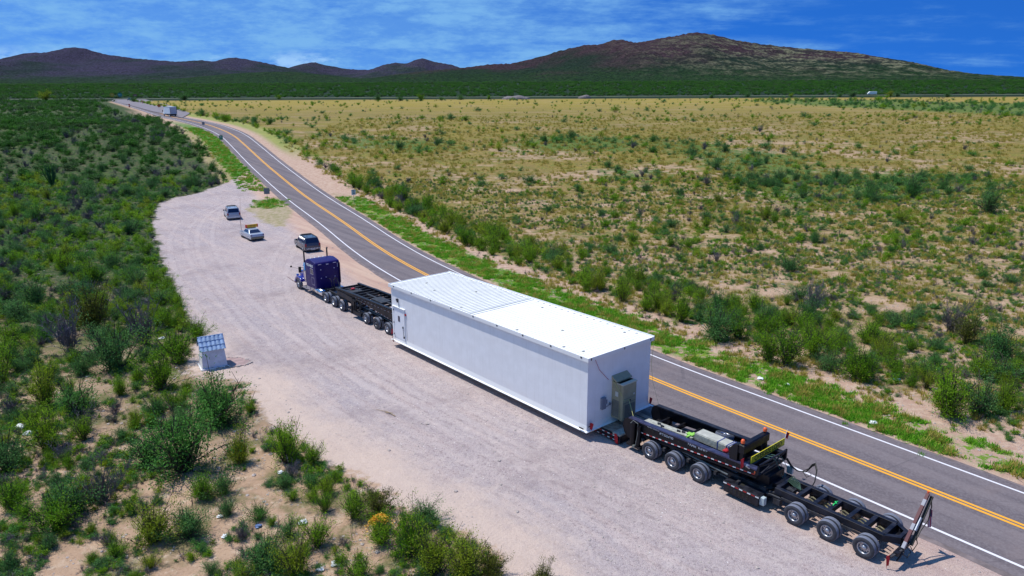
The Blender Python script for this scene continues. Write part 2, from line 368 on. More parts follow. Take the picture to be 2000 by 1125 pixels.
def ground_material():
    m = bpy.data.materials.new('ground_soil'); m.use_nodes = True; t = NT(m.node_tree); b = t.n['Principled BSDF']
    b.inputs['Roughness'].default_value = .95; b.inputs['Specular IOR Level'].default_value = .15
    g = t.n.new('ShaderNodeNewGeometry'); P = g.outputs['Position']
    sp = t.n.new('ShaderNodeSeparateXYZ'); t.l.new(P, sp.inputs[0]); px, py = sp.outputs[0], sp.outputs[1]
    lat, lot, isl, isg, gp = (t.attr(n) for n in ('lat', 'lot', 'isl', 'isg', 'gpatch'))
    nA = t.noise(P, .06, 5, .6); nB = t.noise(P, .35, 5, .6); nC = t.noise(P, 1.6, 5, .65); nD = t.noise(P, 7, 4, .7); nE = t.noise(P, 26, 3, .7)
    vo = t.voro(P, 5.5); vo2 = t.voro(P, 2.1)
    # bare soil
    soil = t.mix(t.ramp(nB, .35, .65), (.45, .305, .205, 1), (.35, .22, .145, 1))
    soil = t.mix(t.ramp(nC, .5, .72), soil, (.55, .42, .31, 1))
    soil = t.mix(t.math('MULTIPLY', t.ramp(nE, .52, .75), .55), soil, (.62, .50, .40, 1))
    soil = t.mix(t.math('MULTIPLY', t.ramp(nD, .48, .3), .5), soil, (.20, .125, .08, 1))
    # golden grass on the right field, stronger with distance
    right = t.ramp(lat, 6, 14)
    dist = t.ramp(py, 30, 190, .62, 1.0)
    yel = t.mix(t.ramp(nC, .35, .68), (.285, .205, .045, 1), (.145, .12, .034, 1))
    yel = t.mix(t.ramp(nB, .45, .7), yel, (.32, .245, .05, 1))
    yel = t.mix(t.math('MULTIPLY', t.ramp(nA, .45, .62), .45), yel, (.24, .16, .07, 1))
    yel = t.mix(t.math('MULTIPLY', t.ramp(nD, .5, .35), .5), yel, (.09, .085, .03, 1))
    hs = t.noise(t.mapping(P, (.22, 1, 1)), .22, 5, .7); yel = t.mix(t.math('MULTIPLY', t.ramp(hs, .48, .62), .55), yel, (.13, .13, .035, 1))
    yel = t.mix(t.ramp(py, 300, 520), yel, t.mix(.45, yel, (.36, .27, .04, 1)))
    fy = t.math('MULTIPLY', t.math('MULTIPLY', right, dist), t.ramp(t.math('ADD', t.math('MULTIPLY', nB, .6), t.math('MULTIPLY', nC, .6)), t.ramp(py, 40, 200, .50, .36), t.ramp(py, 40, 200, .68, .50)))
    patch = t.noise(t.mapping(P, (.5, 1, 1), loc=(30, 11, 0)), .075, 6, .68)
    fy = t.math('MULTIPLY', fy, t.ramp(patch, .60, .50, t.ramp(py, 120, 330, .12, .75), 1.))
    c = t.mix(fy, soil, yel)
    # thin green undergrowth
    ug = t.mix(nC, (.045, .09, .018, 1), (.10, .14, .03, 1))
    fu = t.math('MULTIPLY', t.ramp(nB, .46, .62), t.ramp(nC, .38, .56))
    c = t.mix(t.math('MULTIPLY', fu, t.math('MULTIPLY', right, t.ramp(py, 120, 300, .8, .35))), c, ug)
    gpn = t.math('ADD', gp, t.math('MULTIPLY', t.math('SUBTRACT', nB, .5), 9.))
    c = t.mix(t.math('MULTIPLY', t.ramp(gpn, -1.0, 1.6), t.ramp(nC, .3, .6, .35, .9)), c, t.mix(nC, (.03, .11, .018, 1), (.075, .15, .03, 1)))
    # left side scrub floor: greener farther out, and darkened there for cloud shadow
    left = t.ramp(lat, -5, -9)
    fl = t.math('MULTIPLY', left, t.ramp(t.math('ADD', py, t.math('MULTIPLY', nA, 60)), 60, 115))
    c = t.mix(t.math('MULTIPLY', fl, t.ramp(nC, .25, .6, .6, 1.)), c, t.mix(nB, (.012, .036, .010, 1), (.026, .066, .016, 1)))
    lg = t.math('MULTIPLY', left, t.ramp(nB, .48, .62))
    c = t.mix(t.math('MULTIPLY', lg, .55), c, t.mix(nD, (.03, .10, .012, 1), (.09, .12, .03, 1)))
    # beyond the highway: green plain with dark scrub dots
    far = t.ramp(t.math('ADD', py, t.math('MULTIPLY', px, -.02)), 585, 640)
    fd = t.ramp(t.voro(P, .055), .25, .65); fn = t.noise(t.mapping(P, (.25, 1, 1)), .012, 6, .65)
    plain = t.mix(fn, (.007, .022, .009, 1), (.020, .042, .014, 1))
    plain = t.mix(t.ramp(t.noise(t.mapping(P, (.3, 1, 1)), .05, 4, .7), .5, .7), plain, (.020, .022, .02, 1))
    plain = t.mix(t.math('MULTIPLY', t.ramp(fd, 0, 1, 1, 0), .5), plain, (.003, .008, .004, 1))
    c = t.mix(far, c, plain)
    # roadside: dirt strip, bright grass strip
    nb2 = t.math('MULTIPLY', t.math('SUBTRACT', nB, .5), 4.2); nc2 = t.math('MULTIPLY', t.math('SUBTRACT', nC, .5), 2.4)
    lr = t.math('ADD', t.math('ABSOLUTE', lat), t.math('ADD', nb2, nc2))
    near = t.ramp(py, 330, 240)
    dirt = t.mix(t.ramp(nC, .35, .65), (.40, .25, .185, 1), (.50, .36, .27, 1))
    dirt = t.mix(t.math('MULTIPLY', t.ramp(nE, .5, .72), .5), dirt, (.60, .52, .44, 1))
    dm = t.math('MULTIPLY', t.ramp(lr, 12.4, 10.8), t.ramp(py, 420, 300))
    c = t.mix(dm, c, dirt)
    edge = t.ramp(py, 18, 60, 7.0, 8.6)
    gm = t.math('MULTIPLY', t.ramp(t.math('SUBTRACT', lr, edge), .5, -.4), t.ramp(t.math('SUBTRACT', lat, nc2), 4.3, 5.2))
    gm = t.math('MULTIPLY', gm, t.ramp(t.math('ADD', nC, t.ramp(py, 25, 80, -.06, .08)), .42, .56))
    gm = t.math('MULTIPLY', gm, t.ramp(t.math('ADD', py, t.math('MULTIPLY', nb2, 2)), 136, 126))
    grass = t.mix(t.ramp(nC, .4, .66), (.030, .135, .006, 1), (.14, .25, .018, 1))
    grass = t.mix(t.math('MULTIPLY', t.ramp(nB, .52, .66), .6), grass, (.24, .27, .045, 1))
    c = t.mix(gm, c, grass)
    # green and yellow verge farther along (both sides)
    vm = t.math('MULTIPLY', t.math('MULTIPLY', t.ramp(lr, 16, 10), t.ramp(py, 170, 200)), t.ramp(py, 590, 500))
    vm = t.math('MULTIPLY', vm, t.math('MULTIPLY', t.ramp(lat, 5.5, 8.5), 1.0))
    c = t.mix(t.math('MULTIPLY', vm, .8), c, t.mix(nB, (.09, .19, .02, 1), (.33, .33, .06, 1)))
    lv = t.math('ADD', lat, t.math('ADD', t.math('MULTIPLY', nb2, .8), nc2)); vl = t.math('MULTIPLY', t.math('MULTIPLY', t.ramp(lv, -9.6, -8.2), t.ramp(lv, -4.4, -5.4)), t.math('MULTIPLY', t.ramp(py, 136, 146), t.ramp(py, 300, 235)))
    c = t.mix(t.math('MULTIPLY', t.math('MULTIPLY', t.math('MULTIPLY', t.ramp(lv, -13, -11), t.ramp(lat, -4.2, -5)), t.ramp(py, 128, 138)), t.ramp(py, 260, 220)), c, (.30, .25, .12, 1))
    c = t.mix(t.math('MULTIPLY', vl, .9), c, t.mix(nB, (.035, .17, .018, 1), (.08, .21, .025, 1)))
    # gravel lot
    ln = t.math('ADD', lot, t.math('ADD', nb2, nc2))
    trk = t.noise(t.mapping(t.mapping(P, rot=(0, 0, -math.radians(129))), (.10, 1.1, 1)), .9, 5, .6)
    gr = t.mix(t.ramp(nA, .38, .62), (.415, .335, .32, 1), (.34, .29, .305, 1))
    gr = t.mix(t.math('MULTIPLY', t.ramp(trk, .44, .66), .75), gr, (.48, .37, .335, 1))
    gr = t.mix(t.math('MULTIPLY', t.ramp(trk, .44, .28), .6), gr, (.29, .225, .235, 1))
    gr = t.mix(t.math('MULTIPLY', t.ramp(nB, .5, .7), .5), gr, (.33, .24, .23, 1))
    gr = t.mix(t.math('MULTIPLY', t.ramp(nE, .48, .62), .7), gr, (.60, .53, .53, 1))
    gr = t.mix(t.math('MULTIPLY', t.ramp(nE, .47, .37), .8), gr, (.17, .135, .145, 1))
    gr = t.mix(t.math('MULTIPLY', t.ramp(t.noise(t.mapping(P, loc=(40, 9, 0)), .8, 6, .75), .5, .66), .5), gr, (.56, .47, .44, 1))
    gr = t.mix(t.math('MULTIPLY', t.ramp(nD, .48, .34), .75), gr, (.2, .155, .155, 1))
    gr = t.mix(t.math('MULTIPLY', t.ramp(t.noise(t.mapping(P, loc=(3, 50, 0)), 2.6, 5, .8), .5, .62), .45), gr, (.53, .46, .42, 1))
    wob = t.math('MULTIPLY', t.math('SUBTRACT', nB, .5), .7)
    for k, amt in enumerate((.22, .26, .18, .26)):
        dd = t.math('ABSOLUTE', t.math('SUBTRACT', t.math('ABSOLUTE', t.math('ADD', t.attr(f'trk{k}'), wob)), .98))
        rut = t.math('MULTIPLY', t.ramp(dd, .42, .12), t.ramp(nA, .35, .6, .35, 1.)); gr = t.mix(t.math('MULTIPLY', rut, amt), gr, (.54, .46, .44, 1))
        dk = t.math('MULTIPLY', t.ramp(t.math('ABSOLUTE', t.math('SUBTRACT', dd, .42)), .16, .0), t.ramp(nC, .45, .6)); gr = t.mix(t.math('MULTIPLY', dk, .35), gr, (.24, .19, .19, 1))
    worn = t.math('MULTIPLY', t.ramp(t.noise(t.mapping(P, loc=(7, 70, 0)), .11, 5, .65), .52, .68), t.ramp(nC, .3, .6, .4, 1.)); gr = t.mix(t.math('MULTIPLY', worn, .6), gr, (.27, .215, .215, 1))
    st = t.ramp(vo, .16, .06); gr = t.mix(t.math('MULTIPLY', st, t.ramp(nC, .5, .65)), gr, (.2, .17, .18, 1))
    st2 = t.math('MULTIPLY', t.ramp(vo2, .07, .04), t.ramp(nC, .35, .5)); gr = t.mix(st2, gr, (.85, .82, .8, 1))
    redd = t.math('MULTIPLY', t.ramp(t.math('ADD', lat, t.math('MULTIPLY', nb2, .6)), -9.5, -6.2), t.ramp(py, 15, 40))
    gr = t.mix(t.math('MULTIPLY', redd, .85), gr, t.mix(t.ramp(trk, .35, .65), (.44, .27, .205, 1), (.55, .38, .28, 1)))
    sand = t.math('MULTIPLY', t.ramp(ln, 5, 1), t.ramp(py, 70, 45)); gr = t.mix(t.math('MULTIPLY', sand, .7), gr, (.60, .46, .37, 1))
    c = t.mix(t.ramp(ln, -.5, .35), c, gr)
    # dry island by the lay-by sign
    iln = t.math('ADD', isl, t.math('MULTIPLY', t.math('ADD', nb2, nc2), .8))
    c = t.mix(t.ramp(iln, -.8, .5), c, t.mix(t.ramp(nC, .35, .62), (.42, .33, .24, 1), (.27, .24, .12, 1)))
    ign = t.math('ADD', isg, t.math('MULTIPLY', t.math('ADD', nb2, nc2), .8))
    c = t.mix(t.ramp(ign, -.8, .8), c, t.mix(nC, (.03, .12, .012, 1), (.14, .20, .03, 1)))
    t.l.new(c, b.inputs['Base Color'])
    bp = t.n.new('ShaderNodeBump'); bp.inputs['Strength'].default_value = .75; bp.inputs['Distance'].default_value = .14
    t.l.new(t.math('ADD', t.math('MULTIPLY', nD, .6), t.math('ADD', t.math('MULTIPLY', nC, 1.0), t.math('MULTIPLY', nE, .3))), bp.inputs['Height'])
    t.l.new(bp.outputs[0], b.inputs['Normal'])
    return m
me.materials.append(ground_material())

# ------------------------------------------------------------------ road
def strip(P, o0, o1, z, name, m, kind='structure', label=None, taper=None):
    T = np.gradient(P, axis=0); T /= np.linalg.norm(T, axis=1)[:, None]; N = np.c_[T[:, 1], -T[:, 0]]
    vs = []; 
    cols = np.linspace(o0, o1, 5 if abs(o1 - o0) > 1 else 2); k = len(cols)
    for q, n in zip(P, N):
        for o in cols:
            p = q + n * o; vs.append((p[0], p[1], float(H0(p[0], p[1])) + z))
    fs = [(a * k + c, a * k + c + 1, a * k + k + c + 1, a * k + k + c) for a in range(len(P) - 1) for c in range(k - 1)]
    mb = MB(); mb.smooth = True; mb.add(vs, fs); return tag(mb.build(name, m), label, kind=kind)
def asphalt_mat():
    m = bpy.data.materials.new('asphalt'); m.use_nodes = True; t = NT(m.node_tree); b = t.n['Principled BSDF']
    g = t.n.new('ShaderNodeNewGeometry'); P = g.outputs['Position']
    trk = t.noise(t.mapping(t.mapping(P, rot=(0, 0, -math.radians(128))), (.04, 1.2, 1)), .9, 4, .5)
    n1 = t.noise(P, 9, 4, .7); n2 = t.noise(P, .25, 4, .6)
    c = t.mix(t.ramp(trk, .35, .65), (.11, .092, .102, 1), (.165, .138, .145, 1))
    c = t.mix(t.math('MULTIPLY', t.ramp(n1, .4, .65), .5), c, (.215, .19, .20, 1))
    c = t.mix(t.math('MULTIPLY', t.ramp(n2, .5, .7), .35), c, (.21, .165, .16, 1))
    cr = t.voro(t.mapping(P, (.35, 1, 1)), .22, feature='DISTANCE_TO_EDGE')
    c = t.mix(t.math('MULTIPLY', t.ramp(cr, .008, .003), .25), c, (.05, .045, .055, 1))
    t.l.new(c, b.inputs['Base Color']); b.inputs['Roughness'].default_value = .9; b.inputs['Specular IOR Level'].default_value = .25
    return m
def paint_mat(name, col, wear):
    m = bpy.data.materials.new(name); m.use_nodes = True; t = NT(m.node_tree); b = t.n['Principled BSDF']
    g = t.n.new('ShaderNodeNewGeometry'); n = t.noise(g.outputs['Position'], 6, 5, .75)
    c = t.mix(t.ramp(n, .62, .74), (*col, 1), wear); t.l.new(c, b.inputs['Base Color']); b.inputs['Roughness'].default_value = .7
    return m
ASPH = asphalt_mat(); LWHITE = paint_mat('road_white', (.70, .68, .72), (.4, .36, .38, 1)); LYEL = paint_mat('road_yellow', (.78, .36, .02), (.4, .24, .08, 1))
SHOULD = mat('shoulder_seal', (.17, .135, .135), .95, var=.3, vscale=1.5)
strip(ROADC, -4.35, 4.0, ROAD_Z, 'road', ASPH, label='grey asphalt two-lane road curving away into the desert')
_t = np.gradient(ROADC, axis=0); _t /= np.linalg.norm(_t, axis=1)[:, None]
def edge_skirt():                                        # broken asphalt edge sloping to the dirt
    N = np.c_[_t[:, 1], -_t[:, 0]]; mb = MB()
    for sgn, o in ((-1, 4.35), (1, 4.0)):
        vs = []
        for k, (q, n) in enumerate(zip(ROADC, N)):
            e = .22 + .2 * vnoise(q[0] * .8, q[1] * .8, 3)
            for oo, z in ((o, ROAD_Z), (o + e, .004)):
                p = q + n * oo * sgn; vs.append((p[0], p[1], float(H0(p[0], p[1])) + z))
        mb.add(vs, [(2 * a, 2 * a + 1, 2 * a + 3, 2 * a + 2) for a in range(len(ROADC) - 1)])
    tag(mb.build('road_edge', SHOULD), kind='structure')
edge_skirt()
strip(ROADC, -3.52, -3.36, ROAD_Z + .006, 'road_marking', LWHITE)
strip(ROADC, 3.28, 3.42, ROAD_Z + .006, 'road_marking', LWHITE)
strip(ROADC, -.23, -.06, ROAD_Z + .006, 'road_marking', LYEL)
strip(ROADC, .06, .23, ROAD_Z + .006, 'road_marking', LYEL)
hw = np.array([at(x, y)[:2] for x, y in ((-300, 197), (0, 195.5), (230, 194), (520, 192.5), (900, 190.5), (1300, 189), (1700, 187.5), (2300, 185))])

hw[:, 1] = np.linspace(hw[2, 1] + 6, hw[2, 1] + 30, len(hw)) + 0
HWY = smooth_line(hw)
HWG = mat('verge_dry_grass', (.22, .28, .10), .95, var=.35, vscale=.05)
strip(HWY, -7, 6, .12, 'highway_verge', HWG)
strip(HWY, -2.6, 2.6, .3, 'highway', mat('far_asphalt', (.15, .15, .14), .9, var=.1, vscale=.1), label='pale highway crossing the valley floor')
# paved mouth of the junction
JX = [at(x, y) for x, y in ((222, 194.6), (284, 194.6), (330, 206), (372, 222), (356, 231), (300, 219), (250, 205), (218, 198))]
mb = MB(); mb.add([(p[0], p[1], H0(p[0], p[1]) + .25) for p in JX], [tuple(range(len(JX)))])
tag(mb.build('junction_apron', mat('apron_asphalt', (.19, .165, .18), .9, var=.15, vscale=.15)), kind='structure')

# ------------------------------------------------------------------ hills
def hill_mat(name, green, brown, pale, palef, seed):
    m = bpy.data.materials.new(name); m.use_nodes = True; t = NT(m.node_tree); b = t.n['Principled BSDF']
    b.inputs['Roughness'].default_value = 1; b.inputs['Specular IOR Level'].default_value = .05
    g = t.n.new('ShaderNodeNewGeometry'); P = t.mapping(g.outputs['Position'], (1, 1, 1.6), loc=(seed, 0, 0))
    sp = t.n.new('ShaderNodeSeparateXYZ'); t.l.new(g.outputs['Position'], sp.inputs[0])
    n1 = t.noise(P, .0035, 6, .6); n2 = t.noise(P, .02, 6, .7); n3 = t.noise(P, .11, 4, .75)
    c = t.mix(t.ramp(t.math('ADD', n1, t.math('MULTIPLY', sp.outputs[2], .0014)), .5, .78), (*green, 1), (*brown, 1))
    c = t.mix(t.math('MULTIPLY', t.math('MULTIPLY', t.ramp(n2, .46, .60), t.ramp(sp.outputs[0], palef[0], palef[1])), .9), c, (*pale, 1))
    c = t.mix(t.ramp(n3, .58, .40), c, t.mix(.72, c, (.004, .007, .006, 1)))
    c = t.mix(t.math('MULTIPLY', t.ramp(n3, .60, .75), .55), c, t.mix(.5, c, (*pale, 1)))
    zz = t.math('ADD', sp.outputs[2], t.math('MULTIPLY', t.math('SUBTRACT', n2, .5), 120)); c = t.mix(t.ramp(zz, 95, 25), c, t.mix(t.ramp(n3, .4, .6), (.006, .018, .008, 1), (.026, .060, .018, 1)))
    t.l.new(c, b.inputs['Base Color']); bp = t.n.new('ShaderNodeBump'); bp.inputs['Strength'].default_value = 1; bp.inputs['Distance'].default_value = 6
    t.l.new(t.math('ADD', n2, n3), bp.inputs['Height']); t.l.new(bp.outputs[0], b.inputs['Normal'])
    return m
def hill(name, sky_px, D, front, back, m, seed, dx, lab, spur=.5, jit=5.):
    sk = np.array(sky_px, float); wx = []; wz = []
    for px, py in sk:
        v = CFW * CF + CR_ * (px - 1000) - CU_ * (py - 562.5); k = D / v[1]; P = CO + v * k; wx.append(P[0]); wz.append(P[2])
    xs = np.arange(wx[0], wx[-1] + dx, dx); ys = np.r_[np.linspace(-front, 0, 58), np.linspace(0, back, 16)[1:]]
    hz = np.interp(xs, wx, wz); ker = np.hanning(7); ker /= ker.sum(); hz = np.convolve(np.pad(hz, 3, mode='edge'), ker, 'valid')
    XX, YY = np.meshgrid(xs, ys); HZ = np.tile(hz, (len(ys), 1))
    base = H0(XX, D + YY) - 4
    u = np.where(YY < 0, -YY / front, YY / back); prof = (1 - sstep(0, 1, u)) ** 1.15 * .55 + .45 * (1 - u) ** 1.8
    sp = fbm(XX / 420. + .25 * np.sin(YY / 300.), YY / 1500., seed, 4); sp2 = fbm(XX / 150., YY / 420., seed + 9, 4)
    e = 4 * prof * (1 - prof) * (1 - .0 * u)
    ZZ = base + np.maximum(HZ - base, 0) * np.clip(prof * (1 + e * spur * 2.0 * (sp - .55)) + e * .16 * (sp2 - .5), 0, 1)
    ZZ = np.where(prof > .96, np.minimum(ZZ, base + np.maximum(HZ - base, 0)), ZZ) + (jit * (vnoise(XX / 6., YY / 6., seed + 3) - .5) * (prof > .02))
    nx_, ny_ = len(xs), len(ys); me = bpy.data.meshes.new(name)
    i, j = np.meshgrid(np.arange(nx_ - 1), np.arange(ny_ - 1)); a = (j * nx_ + i).ravel()
    me.from_pydata(np.c_[XX.ravel(), (D + YY).ravel(), ZZ.ravel()].tolist(), [], np.c_[a, a + 1, a + nx_ + 1, a + nx_].tolist()); me.update()
    me.polygons.foreach_set('use_smooth', np.ones(len(a), bool)); me.materials.append(m)
    o = bpy.data.objects.new(name, me); COL.objects.link(o); return tag(o, lab, kind='structure')
HM1 = hill_mat('hill_scrub_cloud_shade', (.017, .035, .022), (.060, .034, .045), (.21, .21, .13), (150., 1100.), 0)  # cloud shadow over the hills is put into these dark colours
HM2 = hill_mat('far_hill_cloud_shade', (.024, .040, .040), (.052, .045, .085), (.11, .11, .09), (-4000., 6000.), 300)
HM3 = hill_mat('foothill_cloud_shade', (.014, .040, .016), (.030, .038, .026), (.08, .10, .04), (-4000., 4000.), 700)
hill('hills', [(-700, 168), (-400, 150), (-200, 120), (-80, 128), (0, 120), (50, 103), (90, 103), (135, 92), (160, 93), (200, 105), (260, 114), (300, 117), (345, 121), (370, 119), (392, 117), (420, 121), (450, 111), (500, 119), (560, 132), (600, 142), (700, 158), (760, 168)], 4600, 1900, 900, HM2, 11, 16, 'dark purple-green hills at the far left of the valley')
hill('hills', [(500, 160), (540, 141), (560, 134), (590, 125), (612, 121), (640, 128), (680, 135), (722, 137), (750, 126), (775, 122), (795, 125), (810, 117), (826, 113), (850, 121), (880, 126), (905, 134), (960, 142), (1100, 150), (1300, 162)], 5200, 1300, 700, HM2, 23, 14, 'small distant peaks in the gap between the hills')
hill('hills', [(700, 158), (800, 144), (900, 133), (960, 125), (1000, 124), (1040, 115), (1080, 103), (1110, 95), (1145, 87), (1165, 88), (1200, 78), (1215, 77), (1235, 84), (1265, 80), (1300, 73), (1340, 66), (1360, 63), (1390, 67), (1430, 77), (1480, 85), (1540, 92), (1600, 98), (1640, 102), (1700, 118), (1760, 134), (1820, 146), (1880, 154), (1940, 158), (2000, 160), (2200, 158), (2500, 150), (2700, 165)], 3000, 1100, 700, HM1, 5, 9, 'long dark mountain rising on the right')
hill('hills', [(100, 164), (250, 160), (330, 155), (400, 149), (470, 144), (530, 141), (575, 140), (620, 145), (700, 153), (800, 158), (900, 163)], 2500, 700, 500, HM3, 41, 12, 'low green foothill in front of the far range', jit=1.2)
# ================================================================== vehicles of the long load
RZ = math.radians(130.2); RIGO = (4.3249, 38.8427, 0)    # rig frame: s forward, t to the right (towards the road)
def rig(name, label, cat, s=0., t=0., z=0., rz=0.):
    c, n = math.cos(RZ), math.sin(RZ)
    return empty(name, (RIGO[0] + c * s + n * t, RIGO[1] + n * s - c * t, z), RZ + rz, label, cat)
class RB(MB):                                            # boxes given in s, t, z
    def bx(s, s0, s1, t0, t1, z0, z1, c=0.): return s.box(s0, s1, -t0, -t1, z0, z1, c)
    def br(s, a, b, wd, h=None): return s.bar((a[0], -a[1], a[2]), (b[0], -b[1], b[2]), wd, h)
    def tb(s, pts, r, n=8): return s.tube([(p[0], -p[1], p[2]) for p in pts], r, n)
    def side(s, prof, t0, t1): return s.prism(prof, -t0, -t1)

# wheel meshes (axis along local y, outer face towards -y)
_ONES = 'zero one two three four five six seven eight nine ten eleven twelve thirteen fourteen fifteen sixteen seventeen eighteen nineteen'.split()
_TENS = 'zero ten twenty thirty forty fifty sixty seventy eighty ninety'.split()
def words(n):
    n = int(max(0, min(99, n))); return _ONES[n] if n < 20 else _TENS[n // 10] + ('-' + _ONES[n % 10] if n % 10 else '')
_USED = set()
def where(p, px=None, lead=''):                          # place in the photo, in words, never the same twice
    u, v = px or proj(np.array([p[0], p[1], p[2]])); u, v = u / 20, v / 11.25
    if u < 0 or u > 100 or v > 100: 
        s = 'past the frame edge, ' + words(abs(u)) + ' across, ' + words(min(v, 99)) + ' down'
    else: s = f'{words(u)} percent across, {words(v)} percent down the photo'
    if lead + s in _USED:
        s = f'{words(u)} point {_ONES[int(u * 10) % 10 if u > 0 else 0]} across, {words(v)} point {_ONES[int(v * 10) % 10]} down'
    _USED.add(lead + s); return s
def wheel_meshes(R, wd, rimR, m_rim, dual_dish=True):
    a = MB(); a.smooth = True; a.mi = 0
    h = wd / 2
    a.lathe([(rimR, -h + .03), (rimR + .05, -h), (R - .06, -h + .005), (R - .015, -h + .035)], n=32)
    a.mi = 1; a.lathe([(R - .015, -h + .035), (R, -h + .06), (R, -.045), (R - .012, -.04), (R - .012, -.03), (R, -.025), (R, .025), (R - .012, .03), (R - .012, .04), (R, .045), (R, h - .06), (R - .015, h - .035)], n=32)
    a.mi = 0; a.lathe([(R - .015, h - .035), (R - .06, h - .005), (rimR + .05, h), (rimR, h - .03)], n=32)
    ty = a.mesh('tyre', [RUB, TREAD])
    b = MB(); b.smooth = True; b.mi = 0; d = .10 if dual_dish else .03
    b.lathe([(rimR, h - .03), (rimR - .01, 0), (rimR, -h + .03), (rimR - .025, -h + .02), (rimR - .045, -h + .05), (rimR - .07, -h + d + .04)], n=32)
    b.mi = 1; b.lathe([(rimR - .07, -h + d + .04), (rimR * .45, -h + d + .05)], n=32)
    b.mi = 0; b.lathe([(rimR * .45, -h + d + .05), (.12, -h + d), (.11, -h + d - .07), (.0, -h + d - .08)], n=20)
    for k in range(10):
        t = 2 * math.pi * k / 10; r = rimR * .72
        b.mi = 2; b.lathe([(.028, 0), (.028, -.012), (0, -.012)], (r * math.cos(t), -h + d + .045, r * math.sin(t)), 8)
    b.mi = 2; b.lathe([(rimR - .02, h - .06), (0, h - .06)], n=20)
    rm = b.mesh('rim', [m_rim, m_rim, DARKRIM]); return ty, rm
TW, TRW = wheel_meshes(.50, .27, .29, ALU)
TW2, TRW2 = wheel_meshes(.50, .27, .29, mat('dull_steel_rim', (.13, .13, .15), .5, .6))
TF, TRF = wheel_meshes(.53, .32, .29, ALU, False)
CWt, CWr = wheel_meshes(.385, .26, .26, mat('car_rim', (.35, .36, .4), .35, .7), False)
def wheel(parent, x, y, z, flip=False, ms=(TW, TRW)):    # rim is the wheel part, tyre its child
    o = bpy.data.objects.new('wheel', ms[1]); COL.objects.link(o); o.parent = parent; o.location = (x, y, z)
    if flip: o.rotation_euler = (0, 0, math.pi)
    o.rotation_euler[1] = RNG.uniform(0, 6) if not flip else 0
    c = bpy.data.objects.new('tyre', ms[0]); COL.objects.link(c); c.parent = o
def duals(parent, s, tn, tf, z=.5, ms=(TW, TRW), ms_in=(TW2, TRW2)):
    wheel(parent, s, -(tn + .135), z, True, ms=ms); wheel(parent, s, -(tn + .46), z, True, ms=ms_in)
    wheel(parent, s, -(tf - .135), z, ms=ms); wheel(parent, s, -(tf - .46), z, ms=ms_in)
def axle(parent, s, tn, tf, z=.5):
    b = RB(); b.tb([(s, tn + .5, z), (s, tf - .5, z)], .07, 10); b.tb([(s, (tn + tf) / 2 - .2, z), (s, (tn + tf) / 2 + .2, z)], [.16, .16], 12)
    for t in (tn + .78, tf - .78): b.bx(s - .35, s + .35, t - .05, t + .05, z + .08, z + .16); b.tb([(s + .18, t, z + .1), (s + .18, t, z + .38)], .11, 10)
    for t in (tn + .62, tf - .62): b.lathe([(0, -.05), (.2, -.05), (.2, .05), (0, .05)], (s, -t, z), 16)
    b.build('axle', DIRTY, parent)

# ---------------------------------------------------------------- modular building on the deck
L_, W_, ZB, ZT = 21.46, 5.55, .80, 5.02
bd = rig('modular_building', 'long white prefabricated equipment building with ribbed roof loaded on the black lowboy', 'modular building')
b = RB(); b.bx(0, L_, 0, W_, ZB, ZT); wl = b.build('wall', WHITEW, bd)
def wall_weather():                                      # faint run marks and panel joints in the sheet
    m = WHITEW; t = NT(m.node_tree); bs = t.n['Principled BSDF']; src = bs.inputs['Base Color'].links[0].from_socket; tcn = t.n.new('ShaderNodeTexCoord')
    st = t.noise(t.mapping(tcn.outputs['Object'], (1, 1, .06)), 5, 5, .7); sp = t.n.new('ShaderNodeSeparateXYZ'); t.l.new(tcn.outputs['Object'], sp.inputs[0])
    c = t.mix(t.math('MULTIPLY', t.ramp(st, .5, .72), .12), src, (.45, .43, .40, 1))
    jx = t.math('ABSOLUTE', t.math('SUBTRACT', t.math('FRACT', t.math('MULTIPLY', sp.outputs[0], 1 / 1.19)), .5)); c = t.mix(t.ramp(jx, .012, .006, 0, .16), c, (.3, .3, .33, 1))
    low = t.math('MULTIPLY', t.ramp(sp.outputs[2], 1.7, .9), t.ramp(t.noise(tcn.outputs['Object'], 1.2, 6, .7), .42, .65)); c = t.mix(t.math('MULTIPLY', low, .18), c, (.42, .33, .27, 1)); t.l.new(c, bs.inputs['Base Color'])
wall_weather()
b = RB()
for s0, s1, t0, t1 in ((-.13, L_ + .13, -.13, 0), (-.13, L_ + .13, W_, W_ + .13), (-.13, 0, 0, W_), (L_, L_ + .13, 0, W_)):
    pass
def flange():                                            # sloped base flashing
    b = RB(); o, i = .14, .003; zt, zb = ZB + .12, .52; k_ = .05; zk = .60
    q = [(-i, -i), (L_ + i, -i), (L_ + i, W_ + i), (-i, W_ + i)]; r = [(-o, -o), (L_ + o, -o), (L_ + o, W_ + o), (-o, W_ + o)]; m4 = [(-k_, -k_), (L_ + k_, -k_), (L_ + k_, W_ + k_), (-k_, W_ + k_)]
    vs = [(s, -t, zt) for s, t in q] + [(s, -t, zk) for s, t in m4] + [(s, -t, zb + .04) for s, t in r] + [(s, -t, zb) for s, t in r]
    fs = [(4 * j + k, 4 * j + (k + 1) % 4, 4 * j + 4 + (k + 1) % 4, 4 * j + 4 + k) for j in range(3) for k in range(4)] + [(12, 13, 14, 15)]
    b.add(vs, fs); return b.build('base_flashing', WHITE, bd)
flange()
b = RB(); oh = .15                                       # roof deck with raised seams and edge trims
b.bx(-oh + .05, L_ + oh - .05, -oh + .05, W_ + oh - .05, ZT, ZT + .10)
s = .12
